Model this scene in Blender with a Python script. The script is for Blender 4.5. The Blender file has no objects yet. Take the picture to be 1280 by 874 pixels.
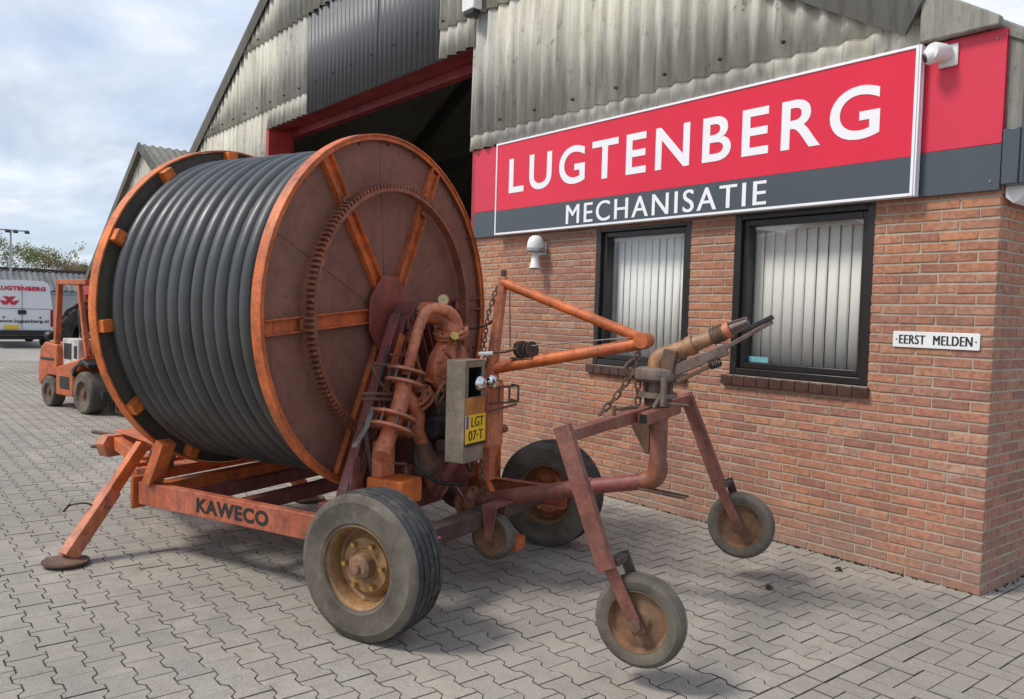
import bpy, math, random
from mathutils import Vector, Matrix, Euler, noise
PI = math.pi
R = math.radians
rnd = random.Random(7)
scene = bpy.context.scene
col = scene.collection

# ------------------------------------------------------------------ camera
CAM = Vector((1.8747, -5.0541, 1.5637)); YAW, PITCH, ROLL, FPX = 0.891058, 0.0447191, 0.0278225, 1012.23
fw = Vector((-math.sin(YAW)*math.cos(PITCH), math.cos(YAW)*math.cos(PITCH), -math.sin(PITCH)))
rt0 = Vector((math.cos(YAW), math.sin(YAW), 0)); up0 = rt0.cross(fw)
rt = rt0*math.cos(ROLL) + up0*math.sin(ROLL); upv = -rt0*math.sin(ROLL) + up0*math.cos(ROLL)
cd = bpy.data.cameras.new('camera'); cam = bpy.data.objects.new('camera', cd); col.objects.link(cam)
mw = Matrix((rt, upv, -fw)).transposed().to_4x4(); mw.translation = CAM
cam.matrix_world = mw
cd.sensor_width = 36; cd.lens = FPX/1280*36; cd.clip_start = 0.05; cd.clip_end = 2000
scene.camera = cam

# ------------------------------------------------------------------ world, sun, exposure
SUN_AZ, SUN_EL = R(24), R(52)          # azimuth: to the left of straight at the facade
sun_dir = Vector((-math.sin(SUN_AZ)*math.cos(SUN_EL), -math.cos(SUN_AZ)*math.cos(SUN_EL), math.sin(SUN_EL)))
world = bpy.data.worlds.new('World'); scene.world = world; world.use_nodes = True
wn, wl = world.node_tree.nodes, world.node_tree.links
wn.clear()
wo = wn.new('ShaderNodeOutputWorld'); bg = wn.new('ShaderNodeBackground'); wl.new(bg.outputs[0], wo.inputs[0])
bg.inputs['Strength'].default_value = 0.1
sky = wn.new('ShaderNodeTexSky'); sky.sky_type = 'NISHITA'; sky.sun_disc = False
sky.sun_elevation = SUN_EL; sky.sun_rotation = math.atan2(sun_dir.x, sun_dir.y)
sky.air_density = 1.0; sky.dust_density = 1.5
tc = wn.new('ShaderNodeTexCoord'); sx = wn.new('ShaderNodeSeparateXYZ'); wl.new(tc.outputs['Generated'], sx.inputs[0])
def wmath(op, a, b):
    n = wn.new('ShaderNodeMath'); n.operation = op
    for i, v in enumerate((a, b)):
        if isinstance(v, (int, float)): n.inputs[i].default_value = v
        else: wl.new(v, n.inputs[i])
    return n.outputs[0]
zz = wmath('ADD', wmath('MAXIMUM', sx.outputs[2], 0.0), 0.13)
cx_ = wmath('DIVIDE', sx.outputs[0], zz); cy_ = wmath('DIVIDE', sx.outputs[1], zz)
cmb = wn.new('ShaderNodeCombineXYZ'); wl.new(cx_, cmb.inputs[0]); wl.new(cy_, cmb.inputs[1])
def wnoise(scale, detail, dist, stretch):
    mp = wn.new('ShaderNodeMapping'); wl.new(cmb.outputs[0], mp.inputs[0]); mp.inputs['Scale'].default_value = stretch
    mp.inputs['Location'].default_value = (3.1, 1.7, 0.4)
    n = wn.new('ShaderNodeTexNoise'); n.inputs['Scale'].default_value = scale; n.inputs['Detail'].default_value = detail
    n.inputs['Roughness'].default_value = 0.55; n.inputs['Distortion'].default_value = dist
    wl.new(mp.outputs[0], n.inputs['Vector']); return n.outputs['Fac']
def wramp(src, stops):
    r = wn.new('ShaderNodeValToRGB'); wl.new(src, r.inputs[0]); e = r.color_ramp.elements
    while len(e) < len(stops): e.new(0.5)
    for k, (p_, c) in enumerate(stops): e[k].position = p_; e[k].color = (*c, 1)
    return r.outputs[0]
def wmix(f, a, b):
    m = wn.new('ShaderNodeMix'); m.data_type = 'RGBA'; wl.new(f, m.inputs[0])
    for i, v in ((6, a), (7, b)):
        if isinstance(v, tuple): m.inputs[i].default_value = (*v, 1)
        else: wl.new(v, m.inputs[i])
    return m.outputs[2]
# cloud deck: grey-blue undersides with white breaks, thin veil over the blue
cover = wramp(wnoise(0.55, 6, 0.4, (1, 1.5, 1)), [(0.36, (0, 0, 0)), (0.60, (1, 1, 1))])
tone = wramp(wnoise(1.15, 9, 0.35, (1, 1.9, 1)), [(0.34, (3.0, 3.4, 4.1)), (0.52, (4.3, 4.6, 5.1)), (0.72, (6.4, 6.45, 6.55))])
veil = wn.new('ShaderNodeMix'); veil.data_type = 'RGBA'; veil.inputs[0].default_value = 0.6
wl.new(sky.outputs[0], veil.inputs[6]); veil.inputs[7].default_value = (2.6, 3.3, 4.6, 1)
wl.new(wmix(cover, veil.outputs[2], tone), bg.inputs['Color'])
sd = bpy.data.lights.new('sun', 'SUN'); sd.energy = 1.5; sd.angle = R(14.0); sd.color = (1.0, 0.95, 0.87)
so = bpy.data.objects.new('sun', sd); col.objects.link(so); so.rotation_euler = (-sun_dir).to_track_quat('-Z', 'Y').to_euler()
so.location = (-6, -10, 14)
scene.view_settings.view_transform = 'Standard'; scene.view_settings.look = 'None'
scene.view_settings.exposure = 0.94; scene.view_settings.gamma = 1.0
scene.view_settings.use_curve_mapping = False
scene.render.engine = 'CYCLES'

# ------------------------------------------------------------------ materials
class NT:
    def __init__(s, name):
        s.m = bpy.data.materials.new(name); s.m.use_nodes = True
        s.t = s.m.node_tree; s.n = s.t.nodes; s.l = s.t.links
        s.b = s.n['Principled BSDF']; s.geo = s.n.new('ShaderNodeNewGeometry')
        s.pos = s.geo.outputs['Position']
    def set(s, inp, v):
        if isinstance(v, (int, float)): inp.default_value = v
        elif isinstance(v, tuple): inp.default_value = (*v, 1) if len(v) == 3 else v
        else: s.l.new(v, inp)
    def noise(s, scale, detail=4, stretch=None, rough=0.55, off=(0, 0, 0), dist=0.0):
        mp = s.n.new('ShaderNodeMapping'); s.l.new(s.pos, mp.inputs[0])
        mp.inputs['Scale'].default_value = stretch or (1, 1, 1); mp.inputs['Location'].default_value = off
        n = s.n.new('ShaderNodeTexNoise'); n.inputs['Scale'].default_value = scale; n.inputs['Detail'].default_value = detail
        n.inputs['Roughness'].default_value = rough; n.inputs['Distortion'].default_value = dist
        s.l.new(mp.outputs[0], n.inputs['Vector']); return n.outputs['Fac']
    def ramp(s, f, stops):
        r = s.n.new('ShaderNodeValToRGB'); s.set(r.inputs[0], f); e = r.color_ramp.elements
        while len(e) < len(stops): e.new(0.5)
        for k, (p_, c) in enumerate(stops):
            e[k].position = p_; e[k].color = (c, c, c, 1) if isinstance(c, (int, float)) else (*c, 1)
        return r.outputs[0]
    def mix(s, f, a, b, mode='MIX'):
        m = s.n.new('ShaderNodeMix'); m.data_type = 'RGBA'; m.blend_type = mode
        s.set(m.inputs[0], f); s.set(m.inputs[6], a); s.set(m.inputs[7], b); return m.outputs[2]
    def math(s, op, a, b=0.0):
        m = s.n.new('ShaderNodeMath'); m.operation = op; s.set(m.inputs[0], a); s.set(m.inputs[1], b); return m.outputs[0]
    def bump(s, h, strength=0.3, dist=0.01):
        b = s.n.new('ShaderNodeBump'); b.inputs['Strength'].default_value = strength; b.inputs['Distance'].default_value = dist
        s.l.new(h, b.inputs['Height']); s.l.new(b.outputs[0], s.b.inputs['Normal'])
    def out(s, color, rough=0.6, metal=0.0, spec=None):
        s.set(s.b.inputs['Base Color'], color); s.set(s.b.inputs['Roughness'], rough); s.set(s.b.inputs['Metallic'], metal)
        if spec is not None: s.b.inputs['Specular IOR Level'].default_value = spec
        return s.m

def paint(name, base, dark=None, rust=(0.10, 0.038, 0.018), amt=0.35, rough=0.5, scale=7, dust=0.25, dustcol=(0.30, 0.25, 0.20), edge=0.8):
    s = NT(name); dark = dark or tuple(c*0.62 for c in base)
    c = s.mix(s.ramp(s.noise(scale*0.5, 5), [(0.35, 0.0), (0.68, 1.0)]), base, dark)
    d = s.ramp(s.noise(scale*0.9, 6, stretch=(1, 1, 0.5), off=(5, 2, 1)), [(0.42, 0.0), (0.75, dust)])
    c = s.mix(d, c, dustcol)
    rm = s.ramp(s.noise(scale*4.5, 10, rough=0.72, off=(1, 9, 4)), [(0.66-amt*0.32, 0.0), (0.86-amt*0.25, 0.75)])
    c = s.mix(rm, c, rust)
    c = s.mix(s.ramp(s.noise(scale*1.1, 6, rough=0.65, off=(3, 3, 8)), [(0.56, 0.0), (0.78, amt*0.9)]), c, rust)
    c = s.mix(s.ramp(s.noise(scale*1.9, 7, stretch=(1, 1, 0.6), rough=0.62, off=(8, 1, 2)), [(0.46, 0.0), (0.74, 0.25+amt*0.6)]), c, (0.075, 0.05, 0.038))
    chip = s.ramp(s.noise(scale*13, 5, rough=0.6, off=(2, 7, 5)), [(0.66-amt*0.16, 0.0), (0.70-amt*0.16, 0.75)])
    c = s.mix(chip, c, rust)
    pale = s.ramp(s.noise(scale*3.1, 8, rough=0.7, off=(6, 6, 1)), [(0.58, 0.0), (0.78, 0.45*dust+0.08)])
    c = s.mix(pale, c, tuple(min(1, b*1.25+0.05) for b in dustcol))
    c = s.mix(1.0 if edge else 0.4, c, s.ramp(s.noise(scale*1.4, 8, rough=0.68, off=(7, 4, 3)), [(0.28, 0.58), (0.5, 1.0), (0.72, 1.28)]), 'MULTIPLY')
    c = s.mix(0.45, c, s.ramp(s.noise(scale*5.5, 6, rough=0.7, off=(1, 2, 6)), [(0.30, 0.62), (0.5, 1.0), (0.70, 1.3)]), 'MULTIPLY')
    c = s.mix(s.ramp(s.noise(scale*3.4, 5, stretch=(1, 1, 0.10), rough=0.6, off=(4, 9, 1)), [(0.55, 0.0), (0.72, 0.2+amt)]), c, rust)
    if edge:
        bv = s.n.new('ShaderNodeBevel'); bv.samples = 3; bv.inputs['Radius'].default_value = 0.009
        dp = s.n.new('ShaderNodeVectorMath'); dp.operation = 'DOT_PRODUCT'; s.l.new(bv.outputs[0], dp.inputs[0]); s.l.new(s.geo.outputs['Normal'], dp.inputs[1])
        em = s.math('MULTIPLY', s.ramp(s.math('SUBTRACT', 1.0, dp.outputs['Value']), [(0.02, 0.0), (0.16, 1.0)]), s.ramp(s.noise(scale*4, 6, rough=0.7, off=(3, 5, 5)), [(0.42, 0.0), (0.56, edge)]))
        c = s.mix(em, c, tuple(0.5*a_+0.5*b_ for a_, b_ in zip(rust, (0.16, 0.11, 0.085))))
    s.bump(s.noise(scale*6, 8, rough=0.7), 0.5, 0.006)
    return s.out(c, s.mix(rm, (rough,)*3, (0.85,)*3))
def plain(name, base, rough=0.6, metal=0.0, var=0.25, scale=12, bump=0.15, spec=None):
    s = NT(name); c = s.mix(s.ramp(s.noise(scale, 5), [(0.3, 0.0), (0.7, 1.0)]), tuple(b*(1-var) for b in base), tuple(min(1, b*(1+var)) for b in base))
    if bump: s.bump(s.noise(scale*6, 4), bump, 0.003)
    return s.out(c, rough, metal, spec)

MT = {}
MT['orange'] = paint('orange paint', (0.72, 0.16, 0.035), amt=0.24, dust=0.3, dustcol=(0.45, 0.2, 0.1))
MT['orange_bright'] = paint('bright orange paint', (0.80, 0.19, 0.03), amt=0.15, dust=0.2, dustcol=(0.5, 0.22, 0.1))
MT['orange_worn'] = paint('worn orange paint', (0.62, 0.19, 0.085), dark=(0.50, 0.13, 0.06), rust=(0.20, 0.07, 0.035), amt=0.36, dust=0.45, dustcol=(0.52, 0.28, 0.18))
MT['beam_red'] = paint('sun bleached red orange paint', (0.56, 0.135, 0.062), amt=0.22, dust=0.35, dustcol=(0.42, 0.2, 0.14))
MT['maroon'] = paint('maroon primer', (0.25, 0.062, 0.055), amt=0.3, dust=0.45, dustcol=(0.30, 0.15, 0.13))
MT['maroon_cart'] = paint('faded maroon paint', (0.24, 0.072, 0.055), rust=(0.20, 0.075, 0.035), amt=0.5, dust=0.5, dustcol=(0.36, 0.19, 0.14), scale=9)
MT['disc'] = paint('dusty brown flange sheet', (0.235, 0.098, 0.068), dark=(0.20, 0.08, 0.054), amt=0.12, dust=0.25, dustcol=(0.27, 0.135, 0.095), scale=2.6, rough=0.7, edge=0)
MT['disc_inner'] = paint('olive grey flange sheet', (0.085, 0.08, 0.058), amt=0.12, dust=0.3, dustcol=(0.14, 0.12, 0.09), scale=3, rough=0.75, edge=0)
MT['hub'] = paint('hub plate red', (0.34, 0.07, 0.05), amt=0.2, dust=0.3, dustcol=(0.33, 0.15, 0.12))
MT['gear'] = paint('gear rust', (0.36, 0.11, 0.055), rust=(0.12, 0.05, 0.03), amt=0.5)
MT['rust'] = paint('rust steel', (0.17, 0.085, 0.05), rust=(0.09, 0.045, 0.028), amt=0.5, rough=0.8, dust=0.3)
MT['rust_dark'] = paint('dark rusty steel', (0.085, 0.055, 0.042), rust=(0.06, 0.03, 0.02), amt=0.5, rough=0.8)
MT['steel'] = plain('bare steel', (0.22, 0.20, 0.18), 0.5, 0.5)
MT['chrome'] = plain('chrome', (0.75, 0.75, 0.73), 0.12, 1.0, 0.1, bump=0)
MT['ochre'] = paint('ochre rim paint', (0.36, 0.20, 0.075), rust=(0.22, 0.095, 0.055), amt=0.4, dust=0.4, dustcol=(0.34, 0.2, 0.12))
MT['rim_rust'] = paint('rusty wheel disc', (0.28, 0.145, 0.07), rust=(0.19, 0.075, 0.04), amt=0.45, dust=0.35, rough=0.8)
MT['gun'] = paint('weathered gun casting', (0.46, 0.21, 0.085), dark=(0.28, 0.15, 0.08), rust=(0.15, 0.08, 0.05), amt=0.35, scale=12)
MT['gun_arm'] = paint('rusty grey arm', (0.15, 0.105, 0.085), rust=(0.12, 0.055, 0.035), amt=0.45, scale=12)
MT['gun_grey'] = paint('grey weathered casting', (0.20, 0.155, 0.13), rust=(0.12, 0.06, 0.04), amt=0.35, scale=12)
MT['boxgrey'] = paint('grey olive sheet steel', (0.27, 0.225, 0.16), amt=0.15, dust=0.3, dustcol=(0.3, 0.25, 0.2), scale=5)
MT['boxorange'] = paint('amber reflector board', (0.65, 0.24, 0.05), amt=0.12, dust=0.2)
MT['black'] = plain('black plastic', (0.018, 0.018, 0.019), 0.5)
MT['whitep'] = plain('white plastic', (0.78, 0.78, 0.76), 0.4, var=0.06)
MT['dial'] = plain('cream dial', (0.66, 0.58, 0.30), 0.4, var=0.06, bump=0)
MT['brass'] = plain('brass', (0.55, 0.38, 0.13), 0.35, 0.9)
MT['sign_red'] = plain('red sign film', (0.72, 0.012, 0.045), 0.22, var=0.04, scale=2, bump=0)
MT['sign_red2'] = plain('red aluminium panel', (0.64, 0.025, 0.06), 0.38, var=0.05, scale=2, bump=0)
MT['sign_grey'] = plain('slate grey sign film', (0.065, 0.078, 0.092), 0.28, var=0.05, scale=2, bump=0)
MT['sign_white'] = plain('white sign film', (0.86, 0.86, 0.88), 0.35, var=0.02, bump=0)
MT['ink'] = plain('black lettering', (0.02, 0.02, 0.022), 0.5, bump=0)
MT['enamel'] = plain('white enamel', (0.80, 0.81, 0.81), 0.2, var=0.04, bump=0)
MT['yellow'] = plain('yellow plate', (0.85, 0.56, 0.02), 0.35, var=0.05, bump=0)
MT['blue'] = plain('blue plate band', (0.03, 0.06, 0.40), 0.35, bump=0)
MT['lintel_shaded_red'] = paint('shade darkened red steel', (0.26, 0.012, 0.018), amt=0.05, dust=0.12, scale=3)  # door frame red, with the soffit's shade painted into the colour
MT['door_red'] = paint('red steel door frame', (0.50, 0.022, 0.028), amt=0.05, dust=0.12, scale=3)
MT['frame'] = plain('dark brown window frame', (0.022, 0.020, 0.019), 0.35, var=0.15, scale=8, bump=0.05)
MT['blind'] = plain('white fabric blind', (0.93, 0.91, 0.86), 0.8, var=0.02, scale=4, bump=0)
MT['sill'] = plain('brown glazed sill tile', (0.085, 0.042, 0.034), 0.35, var=0.3)
MT['darkroom'] = plain('dim office wall', (0.25, 0.24, 0.22), 0.8)
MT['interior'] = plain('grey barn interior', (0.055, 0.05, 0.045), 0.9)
MT['sticker'] = plain('blue sticker', (0.25, 0.62, 0.72), 0.4, bump=0)
MT['moss'] = plain('moss', (0.035, 0.034, 0.02), 0.95, var=0.5)
MT['leaf_dead'] = plain('dead leaf', (0.05, 0.035, 0.025), 0.9, var=0.5)
MT['sheetgrey'] = plain('slate grey profiled sheet', (0.085, 0.087, 0.095), 0.5, var=0.04, scale=2)

def mat_rubber(name, base=(0.18, 0.155, 0.125)):
    s = NT(name)
    c = s.mix(s.ramp(s.noise(5, 6), [(0.35, 0.0), (0.7, 1.0)]), tuple(b*0.42 for b in base), base)
    c = s.mix(s.ramp(s.noise(22, 7, rough=0.7, off=(4, 2, 9)), [(0.52, 0.0), (0.72, 0.5)]), c, (0.25, 0.20, 0.15))
    s.bump(s.noise(60, 4), 0.25, 0.003)
    return s.out(c, 0.8, 0, 0.25)
MT['rubber'] = mat_rubber('dusty tyre rubber'); MT['tread'] = mat_rubber('grey tyre tread', (0.075, 0.076, 0.078)); MT['rubber_dark'] = mat_rubber('dark tyre rubber', (0.05, 0.047, 0.042))

def mat_hose():
    s = NT('black polyethylene hose')
    c = s.mix(s.ramp(s.noise(3, 6, stretch=(1, 1, 1)), [(0.35, 0.0), (0.7, 1.0)]), (0.046, 0.047, 0.047), (0.072, 0.073, 0.072))
    c = s.mix(s.ramp(s.noise(26, 7, rough=0.7), [(0.55, 0.0), (0.8, 0.35)]), c, (0.075, 0.073, 0.066))
    s.bump(s.noise(30, 6), 0.16, 0.004)
    return s.out(c, s.ramp(s.noise(8, 5), [(0.3, 0.34), (0.7, 0.48)]), 0, 0.5)
MT['hose'] = mat_hose()

def mat_fibre(name, bright=1.0):
    s = NT(name)
    base = s.mix(s.ramp(s.noise(1.3, 6), [(0.3, 0.0), (0.7, 1.0)]), (0.33*bright, 0.32*bright, 0.28*bright), (0.49*bright, 0.475*bright, 0.42*bright))
    st = s.ramp(s.noise(3.2, 7, stretch=(5, 5, 0.35), rough=0.65), [(0.46, 0.0), (0.68, 0.75)])
    base = s.mix(st, base, (0.17*bright, 0.16*bright, 0.125*bright))
    lich = s.ramp(s.noise(9, 9, stretch=(1, 1, 0.6), rough=0.75, off=(4, 4, 4)), [(0.60, 0.0), (0.68, 0.8)])
    base = s.mix(lich, base, (0.07, 0.07, 0.055))
    ye = s.ramp(s.noise(2.4, 5, stretch=(2, 2, 0.8), off=(9, 0, 3)), [(0.52, 0.0), (0.75, 0.3)])
    base = s.mix(ye, base, (0.40*bright, 0.35*bright, 0.22*bright))
    oi = s.n.new('ShaderNodeObjectInfo'); base = s.mix(1.0, base, s.ramp(oi.outputs['Random'], [(0.0, (0.80, 0.80, 0.82)), (0.5, (1.0, 0.98, 0.95)), (1.0, (1.15, 1.14, 1.10))]), 'MULTIPLY')
    base = s.mix(s.ramp(s.noise(22, 8, stretch=(1, 1, 0.35), rough=0.75, off=(1, 3, 2)), [(0.56, 0.0), (0.72, 0.6)]), base, (0.10*bright, 0.098*bright, 0.08*bright))
    s.bump(s.noise(70, 5), 0.35, 0.004)
    return s.out(base, 0.9)
MT['fibre'] = mat_fibre('weathered fibre cement sheet', 1.4); MT['verge_end'] = mat_fibre('pale fibre cement end piece', 0.75); MT['fibre_dark'] = mat_fibre('mossy fibre cement verge', 0.30); MT['shed_roof'] = plain('dark grey corrugated roof', (0.13, 0.135, 0.135), 0.8, var=0.3, scale=1.5); MT['roof_fibre'] = mat_fibre('grey fibre cement roof', 0.5)

def mat_brick(name, attr):
    s = NT(name)
    if attr:
        a = s.n.new('ShaderNodeAttribute'); a.attribute_name = 'tone'; v = a.outputs['Fac']
    else:
        a = s.n.new('ShaderNodeObjectInfo'); v = a.outputs['Random']
    zone = s.ramp(s.noise(0.75, 3, off=(2.0, 0, 1.3)), [(0.35, 0.0), (0.65, 1.0)])
    cool = s.ramp(v, [(0.0, (0.343, 0.163, 0.115)), (0.25, (0.422, 0.184, 0.126)), (0.5, (0.492, 0.217, 0.144)), (0.72, (0.411, 0.207, 0.150)), (0.88, (0.549, 0.293, 0.202)), (1.0, (0.549, 0.250, 0.139))])
    warm = s.ramp(v, [(0.0, (0.389, 0.163, 0.101)), (0.3, (0.503, 0.207, 0.115)), (0.6, (0.628, 0.272, 0.130)), (0.85, (0.457, 0.207, 0.135)), (1.0, (0.685, 0.326, 0.163))])
    c = s.mix(zone, cool, warm)
    c = s.mix(s.ramp(s.noise(30, 7, rough=0.72), [(0.42, 0.0), (0.70, 0.7)]), c, (0.13, 0.065, 0.05))
    c = s.mix(s.ramp(s.noise(17, 7, rough=0.7, off=(2, 8, 5)), [(0.50, 0.0), (0.72, 0.6)]), c, (0.46, 0.25, 0.16))
    c = s.mix(s.ramp(s.noise(5.5, 7, rough=0.7, off=(3, 1, 7)), [(0.57, 0.0), (0.74, 0.6)]), c, (0.55, 0.43, 0.36))
    c = s.mix(s.ramp(s.noise(1.6, 5, off=(5, 0, 2)), [(0.45, 0.0), (0.70, 0.45)]), c, (0.19, 0.115, 0.09))
    sz = s.n.new('ShaderNodeSeparateXYZ'); s.l.new(s.pos, sz.inputs[0])
    foot = s.math('MULTIPLY', s.ramp(sz.outputs[2], [(0.02, 0.75), (0.42, 0.0)]), s.ramp(s.noise(3.5, 7, rough=0.7, off=(6, 1, 1)), [(0.35, 0.1), (0.65, 1.0)]))
    c = s.mix(foot, c, (0.30, 0.235, 0.18))
    s.bump(s.noise(75, 7, rough=0.75), 0.9, 0.006)
    return s.out(c, 0.9)
MT['brick_o'] = mat_brick('red brick', False); MT['brick_a'] = mat_brick('red brick wall field', True)
def mat_mortar():
    s = NT('lime mortar')
    c = s.mix(s.ramp(s.noise(4, 6), [(0.3, 0.0), (0.7, 1.0)]), (0.36, 0.31, 0.245), (0.48, 0.42, 0.335))
    s.bump(s.noise(120, 5), 0.6, 0.004); return s.out(c, 0.95)
MT['mortar'] = mat_mortar()
def mat_paver(name, attr):
    s = NT(name)
    if attr:
        a = s.n.new('ShaderNodeAttribute'); a.attribute_name = 'tone'; v = a.outputs['Fac']
    else:
        a = s.n.new('ShaderNodeObjectInfo'); v = a.outputs['Random']
    c = s.ramp(v, [(0.0, (0.296, 0.265, 0.226)), (0.35, (0.348, 0.310, 0.259)), (0.65, (0.317, 0.287, 0.246)), (0.85, (0.380, 0.335, 0.274)), (1.0, (0.260, 0.238, 0.211))])
    c = s.mix(s.ramp(s.noise(0.55, 6), [(0.40, 0.0), (0.66, 0.6)]), c, (0.20, 0.178, 0.152))
    c = s.mix(s.ramp(s.noise(5, 7, rough=0.7, off=(1, 5, 2)), [(0.48, 0.0), (0.72, 0.6)]), c, (0.19, 0.168, 0.142))
    c = s.mix(s.ramp(s.noise(2.1, 7, rough=0.65, off=(9, 2, 2)), [(0.55, 0.0), (0.68, 0.5)]), c, (0.46, 0.41, 0.33))
    c = s.mix(s.ramp(s.noise(170, 4, rough=0.8), [(0.52, 0.0), (0.66, 0.7)]), c, (0.56, 0.53, 0.47))
    c = s.mix(s.ramp(s.noise(130, 4, rough=0.8, off=(7, 7, 7)), [(0.52, 0.0), (0.68, 0.75)]), c, (0.10, 0.092, 0.085))
    c = s.mix(s.ramp(s.noise(1.7, 4, rough=0.5, off=(11, 3, 0)), [(0.66, 0.0), (0.73, 0.55)]), c, (0.10, 0.093, 0.085))
    c = s.mix(s.ramp(s.noise(1.1, 5, stretch=(0.35, 3.2, 1), off=(2, 6, 0)), [(0.58, 0.0), (0.72, 0.3)]), c, (0.15, 0.138, 0.125))
    s.bump(s.noise(230, 4, rough=0.7), 0.6, 0.003)
    return s.out(c, 0.88)
MT['paver_o'] = mat_paver('concrete paver', False); MT['paver_a'] = mat_paver('concrete paver field', True)
def mat_ground():
    s = NT('paved yard')
    c = s.mix(s.ramp(s.noise(0.5, 7), [(0.35, 0.0), (0.68, 1.0)]), (0.27, 0.25, 0.222), (0.36, 0.332, 0.29))
    c = s.mix(s.ramp(s.noise(16, 5, stretch=(0.6, 1.4, 1)), [(0.48, 0.0), (0.72, 0.5)]), c, (0.12, 0.11, 0.10))
    s.bump(s.noise(90, 4), 0.4, 0.004)
    return s.out(c, 0.92)
MT['ground'] = mat_ground()
MT['joint'] = plain('joint sand', (0.115, 0.10, 0.083), 0.95, var=0.45, scale=25, bump=0.5)
def mat_glass():
    s = NT('window glass'); t = s.n.new('ShaderNodeBsdfTransparent'); g = s.n.new('ShaderNodeBsdfGlossy'); g.inputs['Roughness'].default_value = 0.01
    lw = s.n.new('ShaderNodeLayerWeight'); lw.inputs[0].default_value = 0.5; fr = s.math('MULTIPLY_ADD', s.math('POWER', lw.outputs['Facing'], 3.5), 0.8); fr.node.inputs[2].default_value = 0.07; t.inputs[0].default_value = (0.98, 0.985, 0.98, 1)
    m = s.n.new('ShaderNodeMixShader'); s.l.new(fr, m.inputs[0]); s.l.new(t.outputs[0], m.inputs[1]); s.l.new(g.outputs[0], m.inputs[2])
    s.l.new(m.outputs[0], s.n['Material Output'].inputs[0]); return s.m
MT['glass'] = mat_glass()
def mat_leaf(name, c0, c1):
    s = NT(name); a = s.n.new('ShaderNodeAttribute'); a.attribute_name = 'tone'
    s.b.inputs['Transmission Weight'].default_value = 0.0
    return s.out(s.ramp(a.outputs['Fac'], [(0.0, c0), (1.0, c1)]), 0.7)
MT['leaf1'] = mat_leaf('spring leaves', (0.16, 0.19, 0.07), (0.30, 0.32, 0.14)); MT['leaf2'] = mat_leaf('russet spring leaves', (0.19, 0.14, 0.07), (0.30, 0.25, 0.13))
MT['bark'] = plain('bark', (0.12, 0.11, 0.095), 0.9, var=0.3)
MT['van_white'] = plain('white van paint', (0.78, 0.79, 0.80), 0.3, var=0.04, scale=3, bump=0)
MT['fork_orange'] = paint('forklift orange', (0.62, 0.13, 0.035), amt=0.2, dust=0.35, dustcol=(0.4, 0.18, 0.1), scale=9)
MT['hood_white'] = paint('dirty white hood', (0.70, 0.69, 0.64), rust=(0.25, 0.16, 0.10), amt=0.2, dust=0.4, scale=9)
MT['dark_green'] = plain('dark green steel', (0.022, 0.03, 0.027), 0.5)
MT['van_red'] = plain('red van lettering', (0.60, 0.02, 0.06), 0.4, bump=0)
MT['lamp_red'] = plain('red lamp lens', (0.35, 0.01, 0.01), 0.25, bump=0)
MT['wood'] = plain('weathered wood', (0.30, 0.19, 0.10), 0.8, var=0.3)
MT['pale_blue'] = plain('pale blue cladding', (0.42, 0.52, 0.56), 0.6, var=0.1, scale=2)
MT['galv'] = plain('galvanised steel', (0.40, 0.41, 0.42), 0.45, 0.6, var=0.15)

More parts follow.
